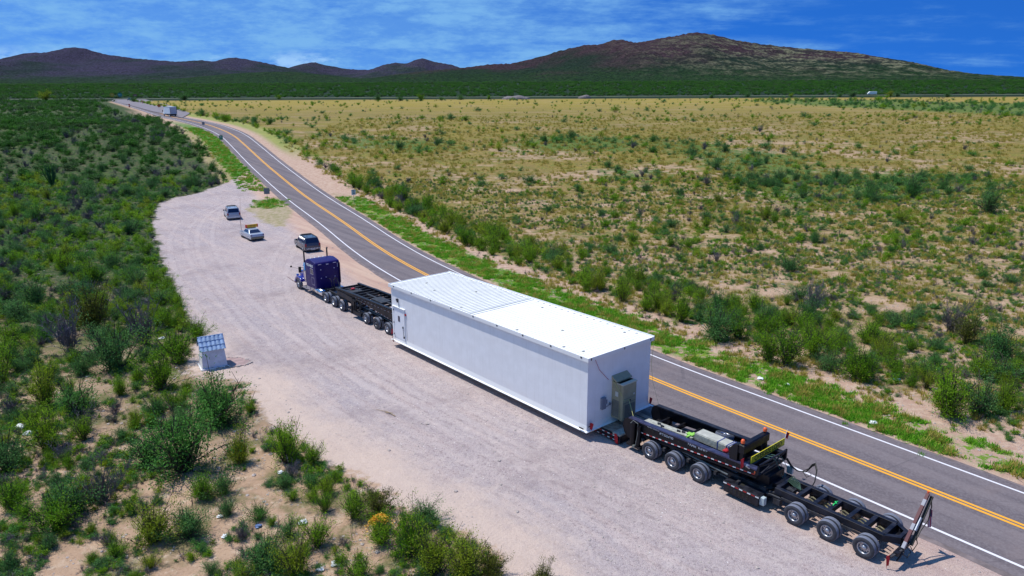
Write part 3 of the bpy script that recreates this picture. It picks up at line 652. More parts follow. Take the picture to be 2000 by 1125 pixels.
while s < L_ - .05:
    b.mi = 1 if s > L_ * .5 else 2; b.bx(s, s + .055, -.06, W_ + .02, ZT + .10, ZT + (.13 if s > L_ * .5 else .112)); s += .305  # front half: shade greyed into the seams; rear half: glare into paler ones
b.mi = 0
b.bx(L_ * .52, L_ * .52 + .09, -.08, W_ + .05, ZT + .1, ZT + .15)
roof = b.build('roof', [WHITER, mat('seam_shade_grey', (.52, .53, .50), .6), mat('seam_glare_pale', (.72, .72, .7), .6)], bd)
b = RB()
for z0, z1 in ((ZT - .10, ZT + .15),):
    b.bx(-oh, L_ + oh, -oh, -oh + .048, z0, z1); b.bx(-oh, L_ + oh, W_ + oh - .048, W_ + oh, z0, z1 + .05)
    b.bx(-oh, -oh + .048, -oh + .05, W_ + oh - .05, z0, z1); b.bx(L_ + oh - .048, L_ + oh, -oh + .05, W_ + oh - .05, z0, z1)
b.build('fascia', WHITE, roof)
SEAL = mat('grey_sealant', (.30, .31, .30), .8)
def bits(name, boxes, m, parent):                        # every little piece an object of its own
    for q in boxes: b = RB(); b.bx(*q); b.build(name, m, parent)
bits('eave_closure', [(1. + k * .61, 1.16 + k * .61, W_ - .16, W_ - .04, ZT + .101, ZT + .118) for k in range(34)], SEAL, roof)
bits('roof_patch', [(s, s + .13, t, t + .16, ZT + .125, ZT + .14) for s, t in ((2.2, .18), (6.4, .12), (.9, .5), (12.6, .3), (17.5, 1.4), (19.8, 2.2), (4.4, 2.2), (15.2, 3.6), (8.9, 4.6), (1.6, 4.9))], SEAL, roof)
bits('fascia_clip', [(.35 + k * 2.55, .47 + k * 2.55, -oh - .012, -oh, ZT + .02, ZT + .12) for k in range(9)] + [(-oh - .012, -oh, t, t + .07, ZT - .02, ZT + .13) for t in (.06, 2.9, 5.3)], DARKRIM, roof)
b = RB(); b.bx(19.66, 21.16, -.035, 0, .86, 3.32); dr = b.build('door', mat('door_paint', (.78, .79, .83), .4), bd)
b = RB(); b.bx(19.60, 19.66, -.055, 0, .84, 3.38); b.bx(21.16, 21.22, -.055, 0, .84, 3.38); b.bx(19.66, 21.16, -.055, 0, 3.32, 3.40); b.bx(19.5, 21.3, -.11, 0, 3.42, 3.46); b.build('door_frame', WHITE, dr)
b = RB(); b.bx(20.27, 20.55, -.045, -.035, 2.28, 2.74); b.build('window', GLASS, dr)
b = RB(); b.bx(19.8, 19.88, -.1, -.035, 1.86, 2.0); b.tb([(19.82, -.09, 1.95), (19.70, -.10, 1.2)], .018); b.bx(19.62, 19.74, -.13, -.055, 1.08, 1.22); b.build('handle', DARKRIM, dr)
bits('hinge', [(21.13, 21.2, -.075, -.055, z, z + .13) for z in (1.05, 2.0, 3.05)], DARKRIM, dr)
b = RB(); b.bx(20.42, 20.60, -.14, 0, 3.98, 4.14); b.bx(20.45, 20.57, -.10, 0, 3.85, 3.98); b.build('wall_lamp', DARKRIM, bd)
b = RB(); b.tb([(20.42, -.03, 3.9), (20.40, -.03, 3.46)], .012, 6); b.build('conduit', GREYB, bd)
b = RB(); b.tb([(19.42, -.03, 2.95), (19.32, -.03, 1.0)], .010, 6); b.build('conduit', GREYB, bd)
b = RB(); b.bx(19.36, 19.5, -.07, 0, 2.98, 3.14); b.build('alarm_box', RED, bd)
# air conditioner on the end wall
b = RB(); b.bx(-.62, -.004, 2.10, 3.34, .86, 3.16, .015); b.bx(-.86, -.62, 2.14, 3.30, .80, 3.10, .02)
b.side([(-.004, 3.32), (-.42, 3.20), (-.42, 3.26), (-.004, 3.52)], 2.04, 3.40)
ac = b.build('air_conditioner', BEIGE, bd)
b = RB(); b.bx(-.88, -.43, 2.10, 3.36, 3.10, 3.16); b.build('top_cover', mat('sunlit_beige_top', (.56, .53, .42), .5), ac)  # sunlight on the unit's top is put into a paler colour
b = RB()
b.bx(-.868, -.86, 2.30, 3.22, .92, 1.82)
for k in range(14): b.bx(-.876, -.868, 2.30, 3.22, .95 + k * .062, .975 + k * .062)
b.bx(-.58, -.08, 2.092, 2.10, .98, 2.05)
for k in range(16): b.bx(-.58, -.08, 2.086, 2.092, 1.0 + k * .066, 1.03 + k * .066)
b.build('louvre', BEIGED, ac)
bits('panel_seam', [(-.87, -.86, 2.18, 3.27, 1.93, 1.96), (-.87, -.86, 2.18, 3.27, 2.20, 2.215)], BEIGED, ac)
b = RB(); b.bx(-.872, -.86, 2.72, 2.84, 2.0, 2.09); b.build('badge', INK, ac)
bits('label_plate', [(-.5, -.28, 2.088, 2.10, 2.3, 2.6), (-.872, -.86, 3.05, 3.17, 2.32, 2.42)], mat('label_paper', (.55, .55, .5), .6), ac)
b = RB(); b.bx(-.16, -.004, 1.12, 1.46, 1.62, 2.36, .02); b.bx(-.2, -.16, 1.40, 1.52, 1.95, 2.2); eb = b.build('electrical_box', GREYB, bd)
b = RB(); b.tb([(-.09, 1.46, 1.68), (-.09, 1.75, 1.72), (-.09, 2.05, 1.82)], .02); b.bx(-.13, -.04, 1.82, 1.92, 1.72, 1.86); b.tb([(-.1, 2.02, 1.8), (-.12, 2.0, 1.4), (-.06, 2.05, 1.1)], .018); b.build('conduit', GREYB, eb)
b = RB(); b.tb([(-.16, .42, 4.97), (-.05, .9, 4.2), (-.02, 1.75, 3.35)], .012, 5); b.build('tie_rope', RED, bd)
b = RB(); b.tb([(-.02, 2.1, 3.28), (-.64, 2.07, 2.7), (-.9, 2.2, 2.15), (-.9, 2.62, 2.12), (-1.9, 1.95, 1.45), (-2.75, 1.35, 1.78)], .014, 5); b.build('tie_strap', STRAPY, bd)
b = RB(); b.tb([(-.16, W_ + .1, 5.0), (-.02, W_ + .12, 3.3), (-.05, W_ + .35, 2.0), (-.8, W_ + .05, .9)], .01, 5); b.build('tie_rope', STRAPY, bd)
def flag_mesh(w, h, m, parent, s, t, z, ax=(0, 1), amp=.05, name='flag'):
    b = MB(); n = 7; vs = []
    for i in range(n):
        for j in range(5):
            u, v = i / (n - 1), j / 4; d = amp * math.sin(u * 5 + v * 2) * (u + .3); wv = w * u * (1 - .25 * v)
            vs.append((s + ax[0] * wv + d * ax[1], -(t + ax[1] * wv - d * ax[0]), z - h * v - .12 * u * u))
    fs = [(i * 5 + j, i * 5 + j + 1, i * 5 + j + 6, i * 5 + j + 5) for i in range(n - 1) for j in range(4)]
    b.add(vs, fs); o = b.build(name, m, parent); md = o.modifiers.new('thick', 'SOLIDIFY'); md.thickness = .012; return o
flag_mesh(.22, .42, RED, bd, -.18, .12, 1.12, (0, 1)); flag_mesh(.2, .4, RED, bd, -.2, W_ - .1, 1.2, (0, 1))
flag_mesh(.2, .4, mat('dark_flag', (.2, .02, .03), .8), bd, L_ - .2, -.2, .95, (-1, 0))
bits('tie_hook', [(-.16, -.13, .0, .25, .86, .93), (.1, .45, -.18, -.145, .68, .76)], DARKRIM, bd)

# ---------------------------------------------------------------- lowboy deck under the building
dk = rig('lowboy_deck', 'black low deck running under the white building with timber planks at its rear', 'trailer deck')
b = RB()
for t0, t1 in ((1.05, 1.2), (3.98, 4.13)): b.bx(-1.7, 22.2, t0, t1, .12, .48)
for t0, t1 in ((1.9, 2.1), (3.1, 3.3)): b.bx(-1.9, 22.2, t0, t1, .14, .46)
for k in range(28): b.bx(-1.3 + k * .85, -1.18 + k * .85, 1.2, 3.98, .2, .42)
b.bx(-1.7, -1.5, 1.0, 4.2, .1, .5); b.bx(22.0, 22.2, 1.2, 3.9, .12, .5)
b.build('frame', FRAME, dk)
b = RB()
for k in range(7): t = 1.22 + k * .395; b.bx(-1.45, 3.2, t, t + .375, .482, .52)
b.build('planking', WOODK, dk)
b = RB(); b.bx(-1.68, -1.12, 1.02, 1.95, .50, .62, .01); b.build('timber_block', TIMBER, dk)
mat('dull_tape', (.42, .38, .42), .6); mat('dull_red_tape', (.10, .01, .015), .6)
def tape(s0, s1, t, z0, z1, parent, n, face=-1, hh=.05, name='reflective_tape', mts=None):
    b = RB(); e = t + face * .006
    for k in range(n):
        a = s0 + (s1 - s0) * (k + .08) / n; c = s0 + (s1 - s0) * (k + .92) / n; za = z0 + (z1 - z0) * (k + .08) / n; zc = z0 + (z1 - z0) * (k + .92) / n
        b.mi = k % 2; b.add([(a, -e, za), (c, -e, zc), (c, -e, zc + hh), (a, -e, za + hh)], [(0, 1, 2, 3)])
        b.add([(a, -t, za), (c, -t, zc), (c, -t, zc + hh), (a, -t, za + hh)], [(3, 2, 1, 0)])
    return b.build(name, mts or [WHITE, REDP], parent)
tape(3, -1.5, 1.05, .15, .15, dk, 22); tape(3, -1.5, 1.05, .40, .40, dk, 22)
flag_mesh(.34, .5, RED, dk, -1.3, .98, .62, (-1, 0), .06)

# ---------------------------------------------------------------- rear three-axle dolly with deep gooseneck
rd = rig('rear_dolly_trailer', 'black rear dolly with deep side plates, three dual axles and an OVERSIZE LOAD sign', 'trailer')
for s in (-3.85, -5.42, -7.08): duals(rd, s, .95, 4.05); axle(rd, s, .95, 4.05)
def bot(s): return 1.16 + (-3.2 - s) * .066
def top(s): return 1.86 + (-3.2 - s) * .022
pf = [(-2.05, .55), (-1.75, .8), (-1.62, 1.2), (-1.72, 1.6), (-2.1, 1.84), (-3.2, top(-3.2)), (-10.25, top(-10.25)), (-10.25, bot(-10.25)), (-3.2, bot(-3.2)), (-3.0, .55)]
b = RB(); b.side(pf, 1.3, 1.36); b.bx(-2.3, -10.25, 1.3, 1.3, 1, 1) if 0 else None
b.add([(-2.1, -1.24, 1.842), (-10.25, -1.24, top(-10.25) + .002), (-10.25, -1.52, top(-10.25) + .002), (-2.1, -1.52, 1.842)], [(0, 1, 2, 3)])
b.build('side_plate', BLACK, rd)
b = RB(); b.add([(x, -t, z) for t in (1.22, 1.54) for x, z in ((-2.1, 1.845), (-10.25, top(-10.25) + .004), (-10.25, top(-10.25) - .07), (-2.1, 1.775))], [(0, 1, 5, 4), (0, 3, 2, 1), (4, 5, 6, 7), (1, 2, 6, 5), (3, 0, 4, 7)]); b.build('top_flange', mat('violet_black_paint', (.035, .037, .085), .38, var=.3), rd)
b = RB(); b.side(pf, 3.84, 3.9); b.build('side_plate', BLACK, rd)
b = RB(); b.add([(x, -t, z) for t in (3.68, 3.98) for x, z in ((-2.1, 1.845), (-10.25, top(-10.25) + .004), (-10.25, top(-10.25) - .07), (-2.1, 1.775))], [(0, 1, 5, 4), (0, 3, 2, 1), (4, 5, 6, 7), (1, 2, 6, 5), (3, 0, 4, 7)]); b.build('top_flange', FRAME, rd)
b = RB(); b.add([(-2.2, -1.36, .95), (-10.2, -1.36, 1.55), (-10.2, -3.84, 1.55), (-2.2, -3.84, .95), (-2.2, -1.36, .85), (-10.2, -1.36, 1.45), (-10.2, -3.84, 1.45), (-2.2, -3.84, .85)], [(0, 1, 2, 3), (7, 6, 5, 4), (0, 4, 5, 1), (2, 6, 7, 3), (1, 5, 6, 2), (3, 7, 4, 0)])
for k in range(7): s = -3 - k * 1.1; b.bx(s, s - .12, 1.37, 3.83, bot(s) + .0, bot(s) + .25)
b.build('well_floor', BLACK, rd)
b = RB()
for t in (1.30,):
    for k in range(12): s = -3.2 - k * .58; b.bx(s, s - .11, t - .012, t, (bot(s) + top(s)) / 2 - .02, (bot(s) + top(s)) / 2 + .09)
b.build('side_pocket', INK, rd)
tape(-2.95, -10.15, 1.298, bot(-3) + .03, bot(-10) + .03, rd, 34, hh=.055)
text_part('lettering', 'TRAIL KING', .25, WHITE, rd, (-6.75, -1.292, 1.80), (-.998, 0, .03), (-.03, 0, 1.), xs=.95)
text_part('lettering', 'RELIABLE TRANSPORT', .085, WHITE, rd, (-3.85, -1.292, 1.755), (-1, 0, .02), (-.02, 0, 1.))
text_part('lettering', '877.222.6302', .17, WHITE, rd, (-4.75, -1.292, 1.66), (-1, 0, .025), (-.025, 0, 1.))
# lift cylinder at the front
b = RB(); b.tb([(-2.55, 1.12, .35), (-2.55, 1.12, 1.72)], .17, 16); b.tb([(-2.95, 1.15, .4), (-2.95, 1.15, 1.6)], .12, 16); b.tb([(-2.3, 3.98, .35), (-2.3, 3.98, 1.6)], .15, 12); b.bx(-2.2, -3.2, .98, 1.3, .3, .42); b.build('lift_cylinder', BLACK, rd)
b = RB(); b.tb([(-2.5, .95, 1.72), (-2.55, 1.1, 1.85), (-2.9, 1.1, 1.78), (-3.0, .98, 1.2), (-2.9, .96, .5)], .018); b.tb([(-2.75, .93, .36), (-2.75, 1.1, .36)], [.09, .09], 12); b.build('hydraulic_hose', mat('hose_grey', (.16, .17, .16), .5), rd)
# running gear frame under the well
b = RB()
for t in (1.75, 3.35): b.br((-2.9, t, .92), (-10.6, t, .80), .16, .3)
for s in (-3.1, -4.6, -6.2, -7.9, -9.2): b.bx(s, s - .14, 1.2, 3.9, .75, .92)
b.build('undercarriage', DIRTY, rd)
b = RB(); b.tb([(-2.9, 1.52, 1.12), (-4.0, 1.5, 1.16), (-8.6, 1.42, .95)], .055, 8); b.tb([(-4.2, 1.66, .9), (-8.6, 1.5, .72)], .03, 8); b.build('guard_rail', mat('guard_steel', (.10, .115, .12), .55, var=.3), rd)
# rear crate and header
b = RB()
for t in (1.3, 3.84):
    b.bx(-10.32, -10.24, t, t + .1, 1.62, 2.2)
for z in (1.62, 2.12): b.bx(-10.32, -10.24, 1.3, 3.94, z, z + .08)
b.br((-10.3, 1.35, 1.64), (-10.3, 3.9, 2.14), .05); b.br((-10.3, 3.9, 1.64), (-10.3, 1.35, 2.14), .05)
b.build('end_frame', FRAME, rd)
b = RB(); b.bx(-9.45, -9.12, 1.30, 3.62, 2.42, 2.92, .05); b.bx(-9.4, -9.2, 1.35, 1.55, 1.9, 2.45); b.bx(-9.4, -9.2, 3.35, 3.55, 1.9, 2.45)
b.side([(-8.7, 2.0), (-8.62, 2.5), (-8.9, 2.85), (-9.12, 2.9), (-9.12, 2.0)], 1.25, 1.6)
hd = b.build('header_box', BLACK, rd)
for t in (1.42, 3.42):
    b = RB(); b.smooth = True; b.lathe([(.10, 0), (.10, .12), (.07, .19), (0, .21)], (-9.28, -t, 2.99), 14, 'z'); b.build('beacon', ORANGE, hd)
    b = RB(); b.lathe([(.06, 0), (.06, .09)], (-9.28, -t, 2.91), 12, 'z'); b.build('beacon_base', INK, hd)
sg = RB(); sg.bx(-9.75, -9.71, 1.55, 4.65, 1.98, 2.36, .004); sgo = sg.build('warning_sign', YEL, rd)
text_part('lettering', 'OVERSIZE LOAD', .40, INK, sgo, (-9.753, -3.1, 2.17), (0, -1, 0), (0, 0, 1), xs=.86)
b = RB()
for s0, s1, t0, t1, z0, z1 in ((-9.757, -9.75, 1.55, 4.65, 1.98, 2.0), (-9.757, -9.75, 1.55, 4.65, 2.34, 2.36)): b.bx(s0, s1, t0, t1, z0, z1)
b.bx(-9.70, -9.64, 1.6, 1.7, 1.8, 2.3); b.bx(-9.70, -9.64, 3.8, 3.9, 1.8, 2.3); b.build('sign_bracket', INK, sgo)
b = RB(); b.tb([(-9.7, 4.66, 2.1), (-9.7, 4.9, 2.75)], .012, 5); b.build('flag_staff', WHITE, rd); flag_mesh(.22, .36, RED, rd, -9.7, 4.86, 2.62, (0, .9))
flag_mesh(.26, .5, RED, rd, -9.55, 1.2, 2.34, (.4, -.35), .05)
b = RB(); b.tb([(-9.65, 1.28, 1.98), (-9.85, 1.33, 1.9)], .09, 12); b.build('work_lamp', ALU, rd)
b = RB()
for k, (t, z) in enumerate(((2.5, 2.05), (2.75, 2.05), (3.1, 2.0))): b.tb([(-9.8, t, z), (-10.3, t + .3, z - .02), (-10.5, t + .5, 1.5), (-10.7, t + .5, 1.1)], .016, 6)
b.build('air_hose', mat('hose_green', (.10, .20, .15), .5), rd)
b = RB()
for d in (0, .05, .1):
    b.tb([(-10.4, 3.75 + d, 1.75), (-10.55, 4.0 + d, 1.3), (-10.9, 4.1, 1.15), (-11.3, 4.15, 1.25), (-11.55, 4.2, 1.65 + d), (-11.75, 4.1, 1.85 + d), (-12.0, 3.8, 1.7 + d), (-12.1, 3.5, 1.3), (-12.05, 3.3, 1.0)], .028, 8)
b.tb([(-11.2, 4.0, 1.3), (-11.5, 3.9, 1.6), (-11.75, 3.8, 1.4), (-11.5, 3.85, 1.15), (-11.2, 4.0, 1.3)], .02, 6)
b.build('hydraulic_hose', INK, rd)
b = RB(); b.bx(-10.1, -10.16, 1.28, 1.30, 1.72, 1.85); b.build('marker_lamp', ORANGE, rd)
# beam and cases lying in the well
bm_ = rig('steel_beam', 'weathered grey beam lying along the gooseneck of the rear dolly', 'beam')
b = RB(); b.add([(s_, -t_, z_) for z_ in (1.62, 1.84) for s_, t_ in ((-2.95, 1.55), (-2.95, 2.0), (-6.0, 2.3), (-6.0, 1.85))], [(3, 2, 1, 0), (4, 5, 6, 7), (0, 1, 5, 4), (1, 2, 6, 5), (2, 3, 7, 6), (3, 0, 4, 7)]); b.build('beam_body', TIMBER, bm_)
b = RB()
for s_, t_ in ((-3.7, 1.85), (-4.0, 1.75), (-4.95, 1.95), (-5.2, 2.05)): b.bx(s_, s_ - .2, t_ - .04, t_ + .04, 1.84, 1.92); b.bx(s_ - .06, s_ - .12, t_ - .1, t_ + .1, 1.84, 1.88)
b.build('lug', DIRTY, bm_)
b = RB(); b.bx(-5.7, -5.82, 1.75, 2.4, 1.85, 1.90); b.bx(-5.55, -5.95, 1.95, 2.2, 1.87, 1.95, .02); b.tb([(-5.76, 1.75, 1.88), (-5.8, 1.68, 1.6)], .04); b.build('strap', LIME, bm_)
cs = rig('steel_case', 'long pale grey case strapped behind the beam on the rear dolly', 'case')
b = RB(); b.bx(-6.05, -8.75, 2.0, 2.72, 1.72, 2.12, .02); b.build('case_body', TIMBER, cs)
b = RB(); b.bx(-6.1, -8.7, 2.03, 2.69, 2.12, 2.15); b.build('lid', mat('pale_case_lid', (.42, .42, .37), .8, var=.15), cs)
b = RB()
for s_ in (-7.45, -8.0, -8.12): b.bx(s_, s_ - .06, 1.99, 2.73, 1.7, 2.165)
b.build('strap', mat('navy_strap', (.04, .06, .2), .7), cs)
ln = rig('signal_lamp', 'brass-coloured lamp lying beside the grey case by the yellow sign', 'lamp')
b = RB(); b.smooth = True; b.tb([(-8.55, 2.0, 1.95), (-8.75, 1.9, 1.98), (-8.8, 1.88, 1.98)], [.06, .19, .19], 16); b.build('reflector', BRASS, ln)
b = RB(); b.tb([(-8.4, 2.05, 1.93), (-8.56, 2.0, 1.95)], .075, 10); b.build('housing', BLACK, ln)
rb_ = rig('rag', 'crumpled red rag beside the brass lamp on the dolly', 'rag')
b = RB(); b.smooth = True
vs = []; 
for k in range(6):
    for m_ in range(9): a = m_ / 9 * 6.283; r = .16 * math.sin((k + .4) / 6 * 3.14) * (1 + .35 * math.sin(a * 3 + k)); vs.append((-8.2 + r * math.cos(a), -(1.72 + r * math.sin(a)), 1.9 + .05 * k * (1 + .2 * math.sin(a * 2))))
b.add(vs, [(k * 9 + m_, k * 9 + (m_ + 1) % 9, k * 9 + 9 + (m_ + 1) % 9, k * 9 + 9 + m_) for k in range(5) for m_ in range(9)]); b.build('cloth', RED, rb_)
sp_ = rig('spare_wheel', 'spare wheel lying flat on the far side of the rear dolly', 'wheel', -7.0, 3.4, 1.72)
b = RB(); b.build
o = bpy.data.objects.new('rim', TRW); COL.objects.link(o); o.parent = sp_; o.rotation_euler = (math.radians(-72), 0, 0); o.location = (0, 0, .15)
o = bpy.data.objects.new('tyre', TW); COL.objects.link(o); o.parent = sp_; o.rotation_euler = (math.radians(-72), 0, 0); o.location = (0, 0, .15)

# ---------------------------------------------------------------- turntable platform and rear booster
bo = rig('booster_trailer', 'black ladder-frame booster trailer with three dual axles at the tail of the load', 'trailer')
for s in (-12.35, -13.97, -15.64): duals(bo, s, 1.17, 4.15); axle(bo, s, 1.17, 4.15)
b = RB()
for t in (1.88, 3.22): b.bx(-11.0, -16.15, t - .12, t + .12, .82, 1.16, .01)
for s in (-11.05, -12.08, -12.92, -13.62, -14.5, -15.3, -16.1): b.bx(s + .1, s - .1, 2.0, 3.1, .9, 1.155, .01)
b.add([(x, -t, z) for z in (.86, 1.16) for x, t in ((-16.15, 1.76), (-16.15, 3.34), (-16.75, 2.95), (-16.75, 2.15))], [(0, 1, 2, 3), (0, 4, 5, 1), (1, 5, 6, 2), (2, 6, 7, 3), (3, 7, 4, 0)])
b.add([(x, -t, 1.16) for x, t in ((-16.15, 1.76), (-16.75, 2.15), (-16.75, 2.95), (-16.15, 3.34), (-16.19, 3.08), (-16.6, 2.8), (-16.6, 2.3), (-16.19, 2.02))], [(0, 1, 6, 7), (1, 2, 5, 6), (2, 3, 4, 5)])
b.build('ladder_frame', FRAME, bo)
b = RB()
for s in (-12.5, -13.25, -14.05, -14.9, -15.7):
    for t in (2.3, 2.55, 2.8): b.tb([(s + .28, t, .78), (s + .1, t + .06, .84), (s - .25, t - .05, .8)], .035, 6)
    b.bx(s - .1, s + .1, 2.15, 2.3, .7, .84)
b.build('brake_chamber', mat('brake_parts', (.22, .2, .12), .6, .3, var=.4), bo)
b = RB(); b.tb([(-13.62, 2.35, 1.17), (-13.6, 2.5, 1.21), (-13.66, 2.62, 1.19), (-13.55, 2.7, 1.2), (-13.6, 2.85, 1.17)], .03, 6); b.build('green_strap', mat('green_strap', (.02, .6, .12), .6), bo)
b = RB()
for t in (1.7, 3.4): b.bx(-11.4, -16.0, t - .03, t + .03, .72, .84)
b.build('side_rail', DIRTY, bo)
# platform
pl_ = RB(); pl_.bx(-8.62, -10.65, 1.0, 4.1, .66, .78, .01); pl_.bx(-8.66, -10.6, 1.02, 1.12, .22, .66); pl_.bx(-8.66, -10.6, 3.95, 4.08, .22, .66); pl_.bx(-8.66, -8.76, 1.12, 3.95, .25, .66); pl_.bx(-10.5, -10.6, 1.12, 3.95, .25, .66); pf_ = pl_.build('platform', FRAME, bo)
b = RB()
for k in range(6):
    for z in (.34, .47): b.bx(-8.85 - k * .22, -8.95 - k * .22, 1.008, 1.02, z, z + .07)
b.bx(-9.1, -9.6, 1.3, 1.7, .782, .79); b.build('cutout', INK, pf_)
tape(-8.62, -10.65, .998, .68, .68, pf_, 9, hh=.06)
b = RB(); b.smooth = True; b.lathe([(.85, 0), (.85, .1), (.7, .1), (.7, .28), (0, .28)], (-10.05, -2.6, .782), 36, 'z'); b.build('turntable', BLACK, pf_)
b = RB(); b.bx(-9.0, -10.6, 1.9, 3.3, 1.06, 1.5); b.bx(-9.9, -10.9, 2.2, 3.0, .8, 1.1); b.build('pivot_block', BLACK, pf_)
b = RB(); b.bx(-10.62, -10.85, 1.12, 1.36, .3, .72, .02); b.bx(-10.3, -10.6, 4.1, 4.25, .8, 1.2, .02); b.build('reservoir', mat('pale_tank', (.42, .5, .52), .45), pf_)
b = RB()
for t0, t1 in ((1.75, 2.3), (3.45, 2.9)): b.br((-10.6, t0, .7), (-12.0, t1, .85), .14, .2)
b.bx(-10.6, -11.6, 2.4, 2.8, .7, .95); b.bx(-10.7, -11.3, 1.9, 2.1, .5, .75); b.bx(-11.1, -11.45, 1.5, 1.75, .45, .75)
b.tb([(-10.7, 1.6, .78), (-11.0, 1.55, .84), (-11.4, 1.6, .82)], .05)
b.build('drawbar', DIRTY, bo)
b = RB()
for k in range(6): b.tb([(-10.9, 2.9 + k * .05, 1.0), (-11.2, 2.7 + k * .08, 1.22 + .03 * k), (-11.6, 2.5 + .1 * k, 1.2), (-11.9, 2.6, 1.1)], .02, 6)
b.build('hose_bundle', mat('hose_dark_green', (.04, .08, .05), .5), bo)
# tail arms
b = RB(); b.bx(-16.75, -16.95, 1.5, 3.4, .62, .78); b.bx(-16.7, -16.9, 2.3, 2.8, .6, 1.1); tb_ = b.build('tail_bar', FRAME, bo)
def arm(a, c, w_, m, nm, parent): b = RB(); b.br(a, c, w_, w_ * .8); return b.build(nm, m, parent)
a0, a1 = (-16.95, 1.95, .85), (-17.02, 3.72, 2.82)
b = RB(); n = 9
for k in range(n):
    p = [a0[i] + (a1[i] - a0[i]) * k / n for i in range(3)]; q_ = [a0[i] + (a1[i] - a0[i]) * (k + 1) / n for i in range(3)]
    b.mi = (1, 0, 0, 1, 0, 0, 0, 1, 0)[k]; b.br(p, q_, .13, .13)
b.build('striped_arm', [mat('dark_red_paint', (.085, .010, .018), .5), mat('grey_stripe', (.3, .3, .34), .5), ], bo)
arm((-17.12, 2.35, .9), (-17.15, 3.85, 2.7), .12, INK, 'folded_arm', bo)
b = RB(); b.tb([(-17.1, 2.6, 1.5), (-17.1, 3.05, 1.95)], .07, 10); b.build('ram', mat('steel_ram', (.3, .33, .38), .35, .7), bo)
b = RB(); b.tb([(-17.15, 3.75, 2.75), (-17.2, 3.85, 2.2), (-17.2, 3.7, 1.6), (-17.1, 3.3, 1.2), (-17.1, 2.9, .9)], .025, 6); b.tb([(-17.1, 2.8, 1.2), (-17.15, 3.0, .7), (-17.1, 2.7, .45), (-17.05, 2.5, .75)], .02, 6); b.tb([(-17.0, 2.2, .8), (-17.1, 2.5, .5), (-17.1, 2.2, .35), (-17.0, 1.9, .6)], .02, 6); b.build('cable', INK, bo)
b = RB(); b.tb([(-17.02, 3.72, 2.82), (-17.02, 3.72, 2.94)], .05, 8); b.build('tip_lamp', ORANGE, bo)
def stripe_flag():
    b = MB(); n = 10; vs = []
    for i in range(8):
        for j in range(n + 1):
            u, v = i / 7, j / n; d = .05 * math.sin(u * 6 + v * 2)
            vs.append((-17.2 + d, -(3.78 + .34 * u * (.4 + .6 * v) + .1 * v), 2.12 - .95 * v - .1 * u))
    for i in range(7):
        for j in range(n): b.mi = 1 if i % 2 and not (j < 4 and i < 4) else (2 if j < 4 and i < 4 else 0); b.add([vs[i * (n + 1) + j], vs[i * (n + 1) + j + 1], vs[(i + 1) * (n + 1) + j + 1], vs[(i + 1) * (n + 1) + j]], [(0, 1, 2, 3)])
    return b.build('striped_flag', [mat('flag_red', (.22, .01, .05), .8), mat('flag_pale', (.35, .3, .36), .8), mat('flag_navy', (.02, .02, .08), .8)], bo)
stripe_flag()
arm((-16.95, 1.9, .78), (-16.75, 1.25, .62), .08, DIRTY, 'bracket', bo); flag_mesh(.2, .55, RED, bo, -16.72, 1.3, .72, (.3, -.6), .05)
arm((-17.0, 2.0, .7), (-16.9, 1.6, .35), .06, DIRTY, 'bracket', bo)

# ---------------------------------------------------------------- front dolly and neck
fd = rig('front_dolly_trailer', 'black three-axle jeep dolly coupled behind the blue truck tractor', 'trailer')
for s in (24.2, 26.03, 27.85): duals(fd, s, 1.0, 4.1, ms=(TW, TRW) if s > 27 or s < 25 else (TW2, TRW2)); axle(fd, s, 1.0, 4.1)
b = RB()
for t in (1.75, 3.35): b.bx(22.2, 30.6, t - .09, t + .09, .72, 1.0)
for k in range(9): b.bx(22.4 + k * 1.0, 22.55 + k * 1.0, 1.3, 3.8, .78, .94)
for t in (1.35, 3.75): b.br((29.6, t, 1.0), (30.6, t, 1.5), .14, .3); b.br((30.6, t, 1.5), (33.6, t + .08, 1.62), .14, .4)
for k in range(5): b.bx(30.4 + k * .7, 30.55 + k * .7, 1.4, 3.75, 1.4, 1.6)
b.build('frame', FRAME, fd)
b = RB(); b.bx(28.7, 30.3, 1.05, 1.5, .42, .72, .02); b.bx(29.9, 30.5, 1.1, 1.35, .45, 1.55); b.tb([(30.3, 1.1, .4), (30.3, 1.1, 1.1)], .13, 12); b.build('landing_gear', BLACK, fd)
b = RB()
for s_ in (28.9, 29.7): b.br((s_, 1.12, .75), (s_ + .1, 1.25, 1.75), .05)
b.br((28.9, 1.12, .8), (29.8, 1.25, .8), .05); b.br((28.95, 1.25, 1.75), (29.8, 1.25, 1.75), .05); b.build('ladder', DIRTY, fd)
b = RB(); b.tb([(28.6, 1.6, 1.14), (22.4, 1.6, 1.12)], .05, 8); b.tb([(28.2, 1.62, .96), (22.4, 1.62, .9)], .025, 6); b.build('guard_rail', MATS['guard_steel'], fd)
nk = rig('lowboy_neck', 'long black gooseneck with rows of reflective tape between tractor and white building', 'trailer neck')
pf = [(33.9, 1.72), (33.9, 2.0), (31.2, 2.05), (30.7, 2.12), (21.7, 2.2), (21.7, .95), (29.4, 1.72), (30.7, 1.78)]
for t in (1.4, 3.7):
    b = RB(); b.side([(x, z) for x, z in pf], t, t + .07); b.build('side_plate', BLACK, nk)
b = RB()
for t in (1.32, 3.62): b.br((33.9, t + .12, 2.02), (31.0, t + .12, 2.07), .24, .05); b.br((31.0, t + .12, 2.09), (21.7, t + .12, 2.22), .24, .05)
b.build('top_flange', FRAME, nk)
b = RB()
for k in range(16): s_ = 22.0 + k * .78; b.bx(s_, s_ + .1, 1.48, 3.7, 1.75, 1.95)
